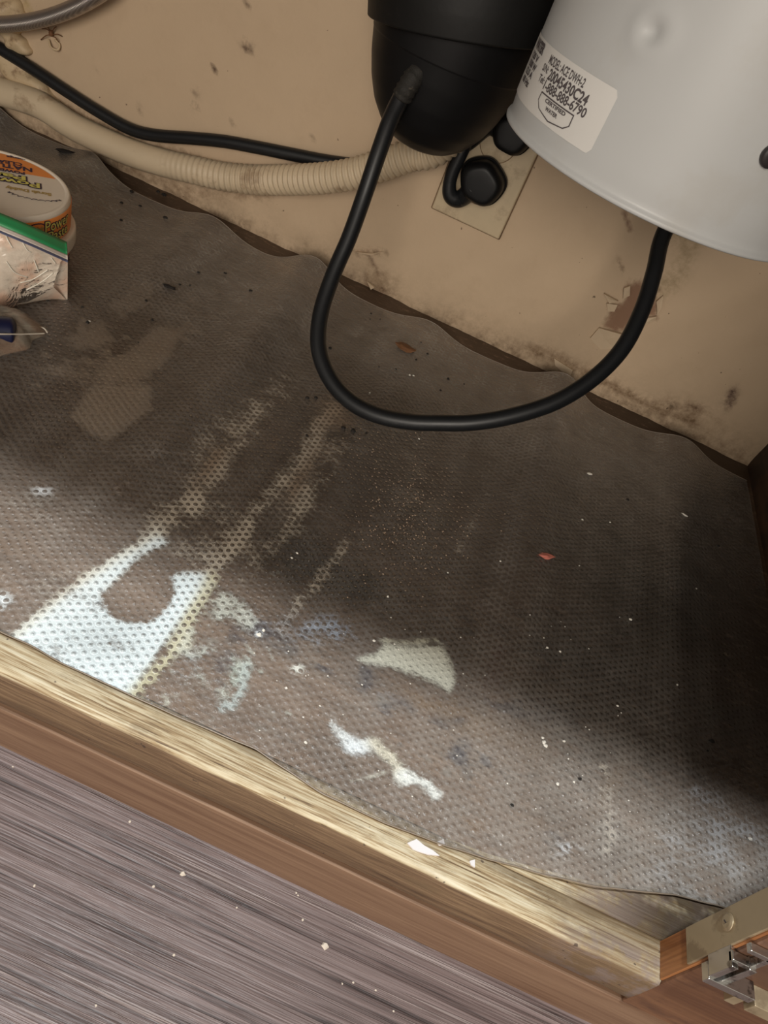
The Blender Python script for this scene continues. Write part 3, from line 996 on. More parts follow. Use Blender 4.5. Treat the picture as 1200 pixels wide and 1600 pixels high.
solid_b = LL.a.copy()
LL.poly([(345, 925), (385, 945), (405, 970), (390, 985), (360, 965), (330, 940)], (0.62, 0.63, 0.55), 0.62, 10)
LL.blob(350, 960, 34, 24, (0.52, 0.53, 0.46), .45)
LL.blob(372, 1055, 18, 36, (0.48, 0.54, 0.46), .5, 0.3)
LL.line([(385, 1040), (378, 1075), (365, 1100), (345, 1105)], (0.5, 0.56, 0.55), 10, .5)
LL.blob(290, 1005, 26, 14, (0.66, 0.64, 0.5), .6, -0.6)
LL.blob(310, 1060, 24, 30, (0.5, 0.5, 0.42), .35)
for _k in range(46):
    _x, _y = random.gauss(330, 48), random.gauss(1020, 48)
    LL.blob(_x, _y, random.uniform(5, 13), random.uniform(3, 8), (0.58, 0.60, 0.53), random.uniform(.2, .5) * (_x - 205 > (1092 - _y) * 0.62), random.uniform(0, 3))
LL.line([(255, 1085), (262, 1100)], (0.7, 0.7, 0.6), 6, .6)
solid = np.maximum(solid, sstep(0.05, 0.3, LL.a - solid_b) * 0.75)
LL.blob(510, 988, 30, 18, (0.45, 0.52, 0.62), .55)
LL.blob(470, 990, 20, 18, (0.42, 0.45, 0.5), .4)
LL.blob(464, 1046, 14, 8, (0.80, 0.80, 0.72), .85)
LL.blob(885, 1326, 18, 14, (0.66, 0.69, 0.72), .6)
LL.blob(405, 990, 6, 5, (0.85, 0.88, 0.9), .95)
LL.blob(66, 766, 16, 7, (0.80, 0.84, 0.88), .8)
LL.blob(4, 938, 14, 18, (0.82, 0.88, 0.90), .85)
LL.blob(40, 790, 60, 40, (0.5, 0.46, 0.38), .2)
LL.blob(60, 900, 70, 40, (0.5, 0.44, 0.36), .25)
LL.blob(100, 800, 70, 30, (0.46, 0.42, 0.4), .2)
LL.blob(250, 715, 26, 26, (0.40, 0.36, 0.33), .35)
LL.line([(182, 762), (196, 785), (202, 795)], (0.5, 0.42, 0.35), 2.5, .6)
LL.line([(182, 762), (205, 752)], (0.5, 0.42, 0.35), 2.5, .5)
liner = empty('shelf_liner', (0.0, 0.43, 0.0), 'clear dimpled plastic shelf liner covering the stained cabinet floor', 'shelf liner')
ls = fast_mesh('sheet', rel(liner, np.stack([X, Y, Zl], 1)), grid_faces(nu, nv), M_LINER, liner)
LL.store(ls.data, 'residue')
emboss = (1 - 0.75 * sstep(0.40, 0.58, Y)) * (0.72 + 0.28 * noise2(X, Y, 55, 14)) * (1 - 0.5 * np.clip(solid_top, 0, 1)) * (1 - 0.35 * sstep(0.02, 0.12, X))
for nm, arr in (('film', np.clip(film, 0.03, 0.6)), ('solid', solid), ('emboss', emboss), ('dimple', 0.22 + 0.26 * sstep(0.25, 0.33, Y) * sstep(0.60, 0.50, Y))):
    a_ = ls.data.attributes.new(nm, 'FLOAT', 'POINT')
    a_.data.foreach_set('value', arr.astype(np.float32))
rx = np.linspace(LX0, LX1, 260)
for yy in (np.interp(rx, X[:nu], Y[:nu]), np.interp(rx, X[-nu:], Y[-nu:])):
    tube('cut_edge', np.stack([rx, yy, liner_z(rx, yy) + 0.0001], 1), 0.0004, M_RIM, liner, seg=5, raw=True)

# ------------------------------------------------------------------ black disposer
DC = aty(676, 163, 0.627)
DX, DY = DC[0], 0.627
DB = 0.1705
disp = empty('garbage_disposer', (DX, DY, DB), 'black plastic garbage disposer with domed bottom hanging over the outlet', 'disposer')
lathe('body', round_prof([(0, DB), (0.013, DB + .0010), (0.025, DB + .0048), (0.036, DB + .0125), (0.0455, DB + .0245), (0.0525, DB + .039), (0.0575, DB + .055), (0.0606, DB + .0695), (0.0611, DB + .0705), (0.0632, DB + .087), (0.0648, DB + .11), (0.0648, 0.50), (0.04, 0.53), (0.03, 0.66), (0, 0.66)], 0.003), (DX, DY), M_BLACK, disp, 96)
TI = R(-12)
lathe('collar', round_prof([(0.064, -0.015), (0.0708, -0.014), (0.0718, 0.0), (0.0718, 0.016), (0.0695, 0.019), (0.0695, 0.021), (0.0722, 0.023), (0.0722, 0.048), (0.064, 0.050)], 0.0015), (DX, DY, DB + 0.1010), M_BLACK_MAT, disp, 96, ('Y', TI))
lathe('reflection_band', round_prof([(0.0645, -0.004), (0.0664, -0.003), (0.0664, 0.003), (0.0645, 0.004)], 0.001), (DX, DY, DB + 0.167), plain('brown_reflection', (0.03, 0.016, 0.010), 0.4), disp, 96)  # brown reflection on the black body, built as a coloured ring
boot0 = atd(692, 80, 0.530)
tube('cord_boot', [boot0 + (0, 0.02, 0.004), boot0, atd(668, 98, .512), atd(650, 117, .508), atd(636, 138, .512), atd(628, 152, .517)], lambda t, s: 0.0088 - 0.0015 * t + 0.0006 * math.sin(s * 1500), M_BOOT, disp, 60, 16)

# its power cord: hangs in a loop and runs up behind the tank
cp = [(636, 135), (624, 158), (609, 190), (590, 243), (571, 300), (546, 370), (521, 428), (501, 490), (498, 545), (516, 593), (548, 628), (590, 649), (640, 659), (690, 661), (740, 660), (800, 650), (868, 628), (926, 592), (972, 545), (1003, 485), (1022, 425), (1036, 368)]
dp = (.512, .519, .531, .546, .558, .566, .570)
pts = [atd(x, y, dp[i] if i < 7 else 0.56 + 0.012 * math.sin(i * 0.3)) for i, (x, y) in enumerate(cp)]
last = pts[-1]
pts += [last + np.array([0.0, 0.020, 0.035]), last + np.array([-0.005, 0.055, 0.10]), last + np.array([-0.01, 0.07, 0.22]), last + np.array([-0.01, 0.07, 0.462])]
cord = tube('power_cord', pts, 0.0064, M_CORD, disp, 220, 18)
cord['label'] = 'thick black power cord looping down from the disposer and up behind white tank'

# ------------------------------------------------------------------ white tank
TC, TR, TB = (0.066, 0.536), 0.104, 0.240
tank = empty('water_tank', (TC[0], TC[1], TB), 'white enamelled cylindrical tank with paper sticker and small dent', 'tank')


def dent(V):
    th = np.degrees(np.arctan2(V[:, 0], -V[:, 1]))
    z = V[:, 2]
    d = np.hypot((th + 27.1) * R(1) * TR, z - 0.316)
    k = 0.0022 * np.exp(-(d / 0.0042) ** 2) - 0.0009 * np.exp(-((d - 0.009) / 0.005) ** 2)
    r = np.hypot(V[:, 0], V[:, 1])
    s = np.where(r > 0.09, 1 - k / np.maximum(r, 1e-6), 1)
    W = V.copy()
    W[:, 0] *= s
    W[:, 1] *= s
    return W


prof = [(0, TB + .004), (TR - .008, TB + .004), (TR - .0025, TB + .001), (TR - .0005, TB + .0005), (TR + .0008, TB + .0012), (TR + .0011, TB + .0024), (TR + .0006, TB + .0036), (TR - .0004, TB + .0044), (TR - .0008, TB + .0060), (TR - .0006, TB + .009), (TR, TB + .016)]
prof += [(TR, z) for z in np.arange(TB + .018, 0.36, 0.0016)] + [(TR, z) for z in np.arange(0.37, 0.60, 0.02)] + [(TR - .006, 0.612), (0.03, 0.62), (0.015, 0.63), (0.015, 0.66), (0, 0.66)]
lathe('body', prof, TC, M_TANK, tank, 260, fn=dent)


def on_tank(V, lift=0.0004):
    """V: (degrees-arc in metres from the right edge of the sticker, height)"""
    th = R(-27.3) + (V[:, 0]) / TR
    r = TR + lift
    return np.stack([TC[0] + r * np.sin(th), TC[1] - r * np.cos(th), V[:, 1]], 1)


def panel(name, x0, x1, z0, z1, mat, lift, parent, n=60, rad=0.003):
    """rounded rectangle wrapped on the tank"""
    xs = np.linspace(x0, x1, n)
    ed = np.minimum(xs - x0, x1 - xs)
    cut = np.where(ed < rad, rad - np.sqrt(np.maximum(rad ** 2 - (rad - ed) ** 2, 0)), 0)
    V = np.vstack([np.stack([xs, z0 + cut], 1), np.stack([xs, z1 - cut], 1)])
    F = [tuple(q) for q in grid_faces(n, 2)]
    return mesh(name, rel(parent, on_tank(V, lift)), F, mat, parent)


stk = panel('sticker', -0.120, 0.0, 0.2555, 0.2880, M_STICKER, 0.0004, tank)
stk['label'] = 'white paper sticker with grey print'
PR = lambda V: on_tank(V, 0.0008)
text_on('sticker_print', [('MODEL: ACE DWH-2', 0.0062, -0.0583, 0.2808, 0.00012, 0.0365), ('S/N:', 0.0050, -0.0620, 0.2762, 0.0001, 0.0075), ('20045430C24', 0.0074, -0.0525, 0.2745, 0.00022, 0.0375),
                          ('Tel:', 0.0050, -0.0615, 0.2708, 0.0001, 0.0075), ('1-888-888-6790', 0.0066, -0.0525, 0.2692, 0.00015, 0.0400),
                          ('CERTIFIED', 0.0028, -0.0450, 0.2648, 0.0001, 0.020), ('WATER', 0.0028, -0.0420, 0.2615, 0.0001, 0.012),
                          ('WATER', 0.0070, -0.092, 0.2815, 0.0004, 0.022), ('120 V', 0.0046, -0.090, 0.2765, 0.0002, 0.017), ('1500 W', 0.0046, -0.090, 0.2722, 0.0002, 0.019), ('12.5 A', 0.0046, -0.090, 0.2680, 0.0002, 0.018), ('60 Hz', 0.0046, -0.090, 0.2635, 0.0002, 0.018)], PR, M_INK, tank)


def shield():
    o = np.array([(-0.0520, 0.2680), (-0.0190, 0.2680), (-0.0188, 0.2620), (-0.0225, 0.2592), (-0.0355, 0.2575), (-0.0480, 0.2600), (-0.0522, 0.2635)])
    c = o.mean(0)
    i = c + (o - c) * np.array([0.955, 0.87])
    n = len(o)
    o2, i2 = [], []
    for k in range(n):
        for t in np.linspace(0, 1, 5, endpoint=False):
            o2.append(o[k] * (1 - t) + o[(k + 1) % n] * t)
            i2.append(i[k] * (1 - t) + i[(k + 1) % n] * t)
    V = np.vstack([o2, i2])
    m = len(o2)
    return V, [(k, (k + 1) % m, m + (k + 1) % m, m + k) for k in range(m)]


v, f = shield()
mesh('sticker_badge', rel(tank, PR(v)), f, M_INK, tank, False)
th = R(19.6)
pl = lathe('drain_plug', round_prof([(0, 0), (0.006, 0), (0.006, 0.003), (0.004, 0.004), (0, 0.004)], 0.001), (0, 0, 0), M_DARK, tank, 20, local=True)
pl.location = Vector((TR * math.sin(th), -TR * math.cos(th), 0.2915 - TB))
pl.rotation_euler = (R(90), 0, th)

# ------------------------------------------------------------------ outlet with two plugs
OX, OZ = -0.0475, 0.162
outlet = empty('wall_outlet', (OX, WALL_Y, OZ), 'almond duplex outlet plate on the back wall behind the disposer', 'outlet')
box('cover_plate', (OX - .0355, OX + .0355, WALL_Y - 0.0075, WALL_Y + 0.002, OZ - .057, OZ + .057), M_PLATE, outlet, 0.0014, 2)
box('caulk_line', (OX - .0366, OX + .0366, WALL_Y - 0.0045, WALL_Y + 0.002, OZ - .0582, OZ + .0582), M_DIRTY_LINE, outlet, 0.0008, 1)
for dz in (-0.0195, 0.0195):
    for nm, r0, d, mt in (('recess_line', 0.0172, 0.0078, M_DIRTY_LINE), ('receptacle', 0.0164, 0.0085, M_PLATE)):
        o = lathe(nm, round_prof([(0, 0), (r0, 0), (r0, d - 0.0075), (0, d - 0.0075)], 0.0003), (0, 0, 0), mt, outlet, 40, local=True)
        o.location = Vector((0, -0.0074, dz))
        o.rotation_euler = (R(90), 0, 0)


def plug(name, px, py, label, path, big):
    c = aty(px, py, WALL_Y - 0.023)
    o = empty(name, c, label, 'plug', 'plugs in the wall outlet')
    k = big

    def lump(V):
        a = np.arctan2(V[:, 1], V[:, 0])
        s_ = 1 + 0.06 * np.cos(2 * a + 0.6) + 0.03 * np.sin(5 * a)
        W = V.copy()
        W[:, 0] *= s_
        W[:, 1] *= s_
        return W
    b = lathe('plug_body', round_prof([(0, -0.0145), (0.0150 * k, -0.0145), (0.0158 * k, -0.0100), (0.0168 * k, -0.0095), (0.0168 * k, -0.004), (0.0155 * k, -0.003), (0.0150 * k, 0.007), (0.0120 * k, 0.0120), (0.006, 0.0124), (0, 0.0124)], 0.003), (0, 0, 0), M_BLACK, o, 60, fn=lump, local=True)
    b.rotation_euler = (R(90), 0, 0)
    tube('plug_cord', [np.array(q) for q in path(c)], lambda t, s_: 0.0060 + 0.0032 * max(0, 1 - s_ / 0.045), M_CORD, o, 200, 14)
    return o


# the lower plug's cord turns up behind the disposer
plug('power_plug', 753, 285, 'black plug in the lower socket with its cord turning up behind the disposer',
     lambda c: [c + (-0.004, -0.004, -0.004), aty(722, 309, .692), aty(709, 310, .689), aty(702, 298, .687), aty(706, 272, .686), aty(722, 236, .686), aty(735, 205, .689), aty(740, 180, .689)], 1.25)
# the upper plug's cord runs left along the wall, behind the hose
cp2 = [(730, 226), (700, 240), (650, 256), (600, 262), (540, 256), (500, 250), (450, 240), (400, 230), (350, 221), (300, 216), (240, 211), (200, 200), (150, 172), (100, 140), (50, 107), (0, 76), (-60, 40)]
plug('power_plug', 801, 208, 'black plug in the upper socket whose cord runs left along the wall',
     lambda c: [c + (-0.006, 0.002, -0.002), c + (-0.022, 0.006, -0.004)] + [aty(x, y, 0.7045) for x, y in cp2], 1.1)

# ------------------------------------------------------------------ hose, cord and supply tube along the wall
hp = [(-90, 118), (-20, 138), (0, 143), (60, 163), (110, 195), (150, 215), (200, 237), (250, 253), (300, 265), (350, 276), (400, 281), (450, 281), (500, 279), (550, 272), (600, 257), (640, 243), (690, 228)]
pp = [aty(x, y, 0.697 if x < 400 else 0.697 - 0.016 * min(1, (x - 400) / 120.0)) for x, y in hp]
pp.append(pp[-1] + np.array([0.03, -0.005, 0.06]))
pp.append(pp[-1] + np.array([0.01, 0.0, 0.10]))
hose_pts = spline(pp, 1100)


def hose_r(t, s):
    k = min(1, max(0, (hose_pts[int(t * 1099)][0] + 0.36) / 0.10))
    return 0.0133 + 0.0010 * k * math.sin(s * 2 * math.pi / 0.0058)


hs = tube('drain_hose', hose_pts, hose_r, M_HOSE, None, seg=22, raw=True)
tag(hs, 'cream corrugated drain hose running along the foot of the back wall', 'hose')
sp_ = [(-60, 36), (-20, 38), (20, 37), (60, 31), (100, 19), (140, 0), (175, -25), (215, -70)]
sh = tube('supply_hose', [aty(x, y, 0.690) for x, y in sp_], 0.0068, M_BRAID, None, 120, 18)
tag(sh, 'braided steel supply hose curving across the top left of the wall', 'hose')
# lumps of hardened foam on the wall
for (x, y, rx, rz, dep, lab) in ((24, 62, 0.017, 0.010, 0.010, 'small knobbly cream foam lump just under the steel hose'), (30, 112, 0.042, 0.012, 0.012, 'long cream foam lump between the black cord and drain hose'), (10, 10, 0.022, 0.018, 0.014, 'yellowish foam lump in the corner above the steel hose')):
    c = aty(x, y, WALL_Y - 0.001)
    bm = bmesh.new()
    bmesh.ops.create_icosphere(bm, subdivisions=4, radius=1.0)
    for v_ in bm.verts:
        p = np.array(v_.co)
        k = 1 + 0.16 * math.sin(4 * p[0] + x) * math.cos(3 * p[2] + y) + 0.08 * math.sin(9 * p[0] - 5 * p[2])
        v_.co = (p[0] * rx * k, p[1] * dep * k, p[2] * rz * k - p[0] * rx * 0.35)
    me = bpy.data.meshes.new('foam_lump')
    bm.to_mesh(me)
    bm.free()
    o = link('foam_lump', me, M_FOAM)
    o.location = c
    tag(o, lab, 'foam lump')
# dried insect and its egg case on the wall
bug = empty('dead_spider', aty(80, 52, WALL_Y - 0.003), 'dried brown spider on the wall below the steel hose', 'spider')
for k, (a, b) in enumerate((((78, 47), (70, 40)), ((79, 50), (66, 45)), ((79, 54), (64, 62)), ((82, 50), (88, 42)), ((83, 54), (97, 57)), ((83, 57), (92, 66)))):
    m = aty((a[0] + b[0]) / 2, (a[1] + b[1]) / 2 - 2, WALL_Y - 0.006)
    tube('leg', [aty(*a, WALL_Y - .004), m, aty(*b, WALL_Y - .0015)], 0.0005, M_RUST, bug, 10, 5)
o = lathe('abdomen', [(0, -.003), (.0018, -.0022), (.0024, 0), (.0016, .0024), (0, .003)], (0, 0, 0), M_RUST, bug, 12, local=True)
tag_o = tube('egg_case', [aty(76, 62, WALL_Y - .002), aty(80, 74, WALL_Y - .005), aty(90, 78, WALL_Y - .004), aty(93, 70, WALL_Y - .002), aty(86, 62, WALL_Y - .002)], 0.0011, M_FOAM, None, 40, 8)
tag(tag_o, 'small curled pale egg case stuck to the wall under the dead spider', 'egg case')

# ------------------------------------------------------------------ tub of cleaning paste
UC, UR = np.array([-0.388, 0.487]), 0.059
ZT = 0.056
tub = empty('paste_tub', (UC[0], UC[1], 0.002), 'round orange and white tub of cleaning paste behind the zip bag', 'tub')
lathe('lower_tub', round_prof([(0, 0.002), (0.055, 0.002), (0.0575, 0.005), (0.060, 0.0165), (0.060, 0.018), (0, 0.018)], 0.0012), UC, M_TUB, tub, 96)
lathe('lower_label', [(0.0580, 0.005), (0.0590, 0.0055), (0.0606, 0.0155), (0.0598, 0.0162)], UC, M_RED_L, tub, 96)
lathe('lip_ring', round_prof([(0.058, 0.0175), (0.0628, 0.0175), (0.0635, 0.019), (0.0635, 0.029), (0.0625, 0.0305), (0.057, 0.031)], 0.001), UC, M_TUB, tub, 96)
lathe('lid', round_prof([(0.050, 0.030), (0.0586, 0.030), (0.0590, ZT - .003), (0.0575, ZT - .0002), (0.0555, ZT - 0.0004), (0.0545, ZT - 0.0012), (0.0535, ZT - 0.0012), (0, ZT - 0.0012)], 0.0012), UC, M_TUB, tub, 96)
# orange wrap round the upper drum with a blank strip where its ends meet
a0, a1 = R(-28), R(205)
na = 90
A = np.linspace(a0, a1, na)
V = np.vstack([np.stack([UC[0] + r * np.cos(A), UC[1] + r * np.sin(A), np.full(na, z)], 1) for r, z in ((0.0590, 0.0315), (0.0594, 0.032), (0.0594, ZT - .0045), (0.0590, ZT - .004))])
mesh('side_label', rel(tub, V), [tuple(q) for q in grid_faces(na, 4)], M_ORANGE, tub)
A = np.linspace(R(-150), R(-35), 30)
V = np.vstack([np.stack([UC[0] + r * np.cos(A), UC[1] + r * np.sin(A), np.full(30, z)], 1) for r, z in ((0.0590, 0.0315), (0.0594, 0.032), (0.0594, ZT - .0045), (0.0590, ZT - .004))])
mesh('side_label', rel(tub, V), [tuple(q) for q in grid_faces(30, 4)], M_ORANGE, tub)
# lid print: reads from the far side
LA = R(217)
ex = np.array([math.cos(LA), math.sin(LA)])
ey = np.array([-math.sin(LA), math.cos(LA)])


def lid_uv(px, py):
    p = at(px, py, ZT)[:2] - UC
    return p @ ex, p @ ey


def on_lid(V, z=ZT - 0.0008):
    p = UC + V[:, :1] * ex + V[:, 1:2] * ey
    return np.c_[p, np.full(len(p), z)]


# orange half-moon on the lid
b0 = lid_uv(95, 277)
b1 = lid_uv(45, 273)
ylim = 0.5 * (b0[1] + b1[1])
th0 = math.asin(np.clip(ylim / 0.0535, -1, 1))
A = np.linspace(math.pi - th0, 2 * math.pi + th0, 60)
V = np.stack([0.0534 * np.cos(A), 0.0534 * np.sin(A)], 1)
mesh('lid_label', rel(tub, on_lid(V, ZT - 0.0010)), [tuple(range(60))], M_ORANGE, tub, False)
pw, pa = lid_uv(62, 286), lid_uv(40, 275)
T1 = [('Power', 0.0112, pw[0], pw[1], 0.0, 0.043), ('Paste', 0.0100, pa[0], pa[1], 0.0, 0.040)]
text_on('lid_print_outline', [(*q[:4], 0.0013, q[5] + 0.0026) for q in T1], lambda V: on_lid(V - np.array([0.0013, 0]), ZT - 0.0008), M_PURPLE, tub)
text_on('lid_print', [(*q[:4], 0.0003, q[5]) for q in T1], lambda V: on_lid(V, ZT - 0.0006), M_YELLOW, tub)
q1, q2, q3, q4 = lid_uv(51, 262), lid_uv(35, 254), lid_uv(39, 268), lid_uv(40, 247)
text_on('lid_claim', [('NATURAL', 0.0098, *q1, 0.0004), ('CLEANING', 0.0075, *q2, 0.0003), ('POWERFUL', 0.0062, *q3, 0.0003), ('sponge', 0.0050, *q4, 0.0002)], lambda V: on_lid(V, ZT - 0.0007), M_PURPLE, tub)
q5 = lid_uv(80, 301)
text_on('lid_brand', [('Scrub Daddy', 0.0062, *q5, 0.0003)], lambda V: on_lid(V, ZT - 0.0007), M_GOLD, tub)
# toothed brush arc
c0 = np.array(lid_uv(54, 300))
ar = []
for k in range(41):
    a = math.pi * (0.12 + 0.76 * k / 40)
    rr = 1.0 + (0.14 if k % 4 == 2 else 0)
    ar.append((c0[0] + 0.019 * math.cos(a) * rr, c0[1] + 0.0015 + 0.0095 * math.sin(a) * rr))
ar = np.array(ar)
V = np.vstack([ar, ar - np.array([0, 0.0010])])
mesh('lid_brush_mark', rel(tub, on_lid(V, ZT - 0.0007)), [tuple(q) for q in grid_faces(41, 2)], M_PURPLE, tub, False)


def on_side(V, th_c=R(-14), r=0.0597, slope=0.0):
    th = th_c + V[:, 0] / 0.0597
    return np.stack([UC[0] + r * np.cos(th), UC[1] + r * np.sin(th), V[:, 1]], 1)


T2 = [('Power', 0.0122, 0.001, 0.0425, 0.0, 0.030), ('Paste', 0.0112, 0.004, 0.0342, 0.0, 0.026)]
text_on('side_print_outline', [(*q[:4], 0.0008, q[5] + 0.0016) for q in T2], lambda V: on_side(V - np.array([0.0008, 0]), r=0.0596), M_PURPLE, tub)
text_on('side_print', [(*q[:4], 0.0001, q[5]) for q in T2], lambda V: on_side(V, r=0.0598), M_YELLOW, tub)
text_on('side_brand', [('Scrub Daddy', 0.0042, -0.0125, 0.0450, 0.0002, 0.0125)], lambda V: on_side(V, r=0.0597), M_GOLD, tub)
A = np.linspace(0.15, math.pi - 0.15, 31)
ar = np.stack([-0.006 - 0.0062 * np.cos(A), 0.0485 + 0.0024 * np.sin(A) + 0.0005 * (np.arange(31) % 3 == 1)], 1)
mesh('side_brush_mark', rel(tub, on_side(np.vstack([ar, ar - np.array([0, 0.0009])]))), [tuple(q) for q in grid_faces(31, 2)], M_PURPLE, tub, False)
text_on('lower_print', [('EE', 0.0085, 0.001, 0.0066, 0.0003)], lambda V: on_side(V, R(10), 0.0609), M_PURPLE, tub)

# ------------------------------------------------------------------ zip bag in front of the tub
BT = [(-120, 298, .072), (-60, 321, .068), (0, 347, .0635), (50, 368, .058), (106, 393, .046)]
BB = [(-120, 470), (-60, 484), (0, 482), (30, 477), (60, 463), (84, 449)]
bag = empty('zip_bag', at(20, 470, 0.002), 'crumpled clear zip bag with a green zip leaning on the tub', 'bag')
top = spline([at(x, y, z) for x, y, z in BT], 60)
bot = spline([at(x, y, z) for (x, y), z in zip(BB, (.003, .003, .003, .003, .009, .018))], 60)
nv = 44
V = []
for j in range(nv):
    t = j / (nv - 1)
    row = top * (1 - t) + bot * t
    s = np.linspace(0, 1, 60)
    bul = np.sin(math.pi * t) ** 0.8 * (0.45 + 0 * s)
    cr = 0.0011 * noise2(s * 9, s * 0 + t * 9, 71, 1.6) + 0.0018 * np.abs(noise2(s * 9, s * 0 + t * 9, 72, 3))
    row = row + (bul * 0.010 + cr * min(1, t * 6) * (1 - t ** 6))[:, None] * np.array([0.1, -0.55, 0.8])
    V.append(row)
front = np.vstack(V)
fb = [tuple(q) for q in grid_faces(60, nv)]
mesh('bag_front', rel(bag, front), fb, M_BAG, bag)
# white highlights on the film's creases, painted as thin pale tubes
crs = [((4, .12), (9, .22), (12, .30)), ((18, .16), (22, .26), (26, .30)), ((36, .15), (42, .26)), ((30, .40), (34, .52), (35, .60)), ((8, .48), (16, .60), (26, .66)), ((20, .74), (32, .72), (44, .60)), ((44, .34), (50, .46)), ((26, .86), (40, .80), (50, .66))]
for c_ in crs:
    tube('crease_shine', [front[int(b_ * 43) * 60 + int(30 + a_ * 0.55)] + np.array([0, -0.0006, 0.0008]) for a_, b_ in c_], 0.00045, M_CREASE_SHINE, bag, 16, 5)
# back film: straight down behind, close to the tub
V = []
for j in range(20):
    t = j / 19
    foot = bot * np.array([1, 1, 0]) + np.array([0.004, 0.012, 0])
    row = top * (1 - t) + (foot * np.array([1, 1, 0]) + np.array([0, 0, 0.003])) * t
    V.append(row)
for j in range(1, 12):
    t = j / 11
    V.append(V[19] * (1 - t) + bot * t)
mesh('bag_back', rel(bag, np.vstack(V)), [tuple(q) for q in grid_faces(60, len(V))], M_BAG, bag)


def strip(name, d0, d1, mat, thick, out):
    """band along the bag mouth between picture offsets d0..d1 (pixels below the top edge)"""
    a = spline([at(x + d0 * 0.05, y + d0, z - d0 * 0.00022) for x, y, z in BT], 50) + np.array(out)
    b = spline([at(x + d1 * 0.05, y + d1, z - d1 * 0.00022) for x, y, z in BT], 50) + np.array(out)
    n = np.array([0.0, -0.6, 0.8]) * thick
    rows = [a, a + n, (a * 2 + b) / 3 + n * 1.3, (a + b) / 2 + n * 0.8, (a + 2 * b) / 3 + n * 1.3, b + n, b]
    F = [tuple(q) for q in grid_faces(50, 7)]
    k = 7
    F += [tuple(j * 50 + 49 for j in range(k)), tuple(j * 50 for j in range(k))[::-1]]
    return mesh(name, rel(bag, np.vstack(rows)), F, mat, bag)


strip('green_zip', -13, 7, M_GREEN, 0.0008, (0, -0.0006, 0.001))
strip('white_band', 7, 15, M_WHITEZ, 0.0004, (0, -0.0006, 0.001))
strip('blue_line', 15, 19, M_BLUEZ, 0.0005, (0, -0.0006, 0.001))
# what the bag holds
bm = bmesh.new()
for (x, y, z, r) in ((-25, 432, .013, .012), (18, 438, .010, .010), (48, 434, .009, .008), (-60, 440, .012, .012), (-5, 415, .017, .010), (30, 418, .014, .008)):
    c = at(x, y, z) + np.array([0, 0.006, 0.002])
    tmp = bmesh.ops.create_icosphere(bm, subdivisions=3, radius=1.0)['verts']
    for v_ in tmp:
        p = np.array(v_.co)
        k = 1 + 0.18 * math.sin(5 * p[0] + x) * math.cos(4 * p[1] + y)
        v_.co = tuple(c + p * r * k * np.array([1.1, 0.8, 0.72]) - np.array(bag.location) * 0)
me = bpy.data.meshes.new('sponge')
bm.to_mesh(me)
bm.free()
spg = link('sponge', me, M_PINK)
tag(spg, 'pinkish cream crumpled sponge inside the green zip bag', 'sponge')

# second, thinner bag lying in front with a navy item in it
out2 = [(-70, 470), (-30, 478), (20, 488), (44, 497), (62, 506), (75, 519), (70, 527), (52, 534), (46, 546), (10, 556), (-30, 566), (-70, 560)]
ring = np.array([at(x, y, 0.0035) for x, y in out2])
ring = spline(np.vstack([ring, ring[:1]]), 73)[:-1]
cen = at(-15, 518, 0.0035)
V = []
for j in range(15):
    t = j / 14
    row = cen + (ring - cen) * t
    a = np.arange(72)
    h = 0.018 * (1 - t ** 2.2) * (1 + 0.22 * noise2(row[:, 0] * 60, row[:, 1] * 60, 81, 1.5)) + 0.0012 * np.abs(np.sin(a * 0.9)) * t * (1 - t) * 4
    V.append(row + np.stack([0 * h, 0 * h, h], 1))
bag2 = empty('clear_bag', at(10, 530, 0.002), 'flat clear plastic bag in front of the zip bag', 'bag')
b2 = mesh('bag_film', rel(bag2, np.vstack(V)), [tuple(q) for q in grid_faces(72, 15, True)], M_BAG2, bag2)
ridge = M_WHITEZ
for pts in ([(-40, 497), (0, 506), (34, 509), (66, 512), (74, 520)], [(-40, 522), (0, 522), (40, 522), (70, 521)]):
    tube('fold_edge', [at(x, y, 0.018 - 0.00016 * max(0, x)) for x, y in pts], 0.0006, plain('bag_fold', (0.75, 0.68, 0.58), 0.25), bag2, 40, 6)
nv_pts = [at(-90, 512, .011), at(-30, 516, .011), at(18, 519, .011), at(27, 520, .011)]
o = tube('scrubber_handle', nv_pts, lambda t, s: 0.0105 * math.sqrt(max(0.02, 1 - max(0, (t - 0.9) / 0.1) ** 2)), M_NAVY, None, 60, 18)
tag(o, 'dark navy rounded handle inside the flat clear bag', 'handle')

# ------------------------------------------------------------------ bits lying about
def chip(name, px, py, lx, ly, h, mat, label, cat, rot=0.0, z=None, wall_=False):
    c = at(px, py, 0.0)
    zz = float(liner_z(np.array([c[0]]), np.array([c[1]]))[0]) if z is None else z
    c = at(px, py, zz)
    bm = bmesh.new()
    bmesh.ops.create_icosphere(bm, subdivisions=2, radius=1.0)
    rr = np.random.default_rng(int(px * 7 + py))
    for v_ in bm.verts:
        k = 1 + rr.uniform(-0.3, 0.3)
        x, y = v_.co.x * lx * k, v_.co.y * ly * k
        v_.co = (x * math.cos(rot) - y * math.sin(rot), x * math.sin(rot) + y * math.cos(rot), (v_.co.z * k + 0.8) * h)
    me = bpy.data.meshes.new(name)
    bm.to_mesh(me)
    bm.free()
    o = link(name, me, mat, None, False)
    o.location = c
    if label:
        tag(o, label, cat)
    return o


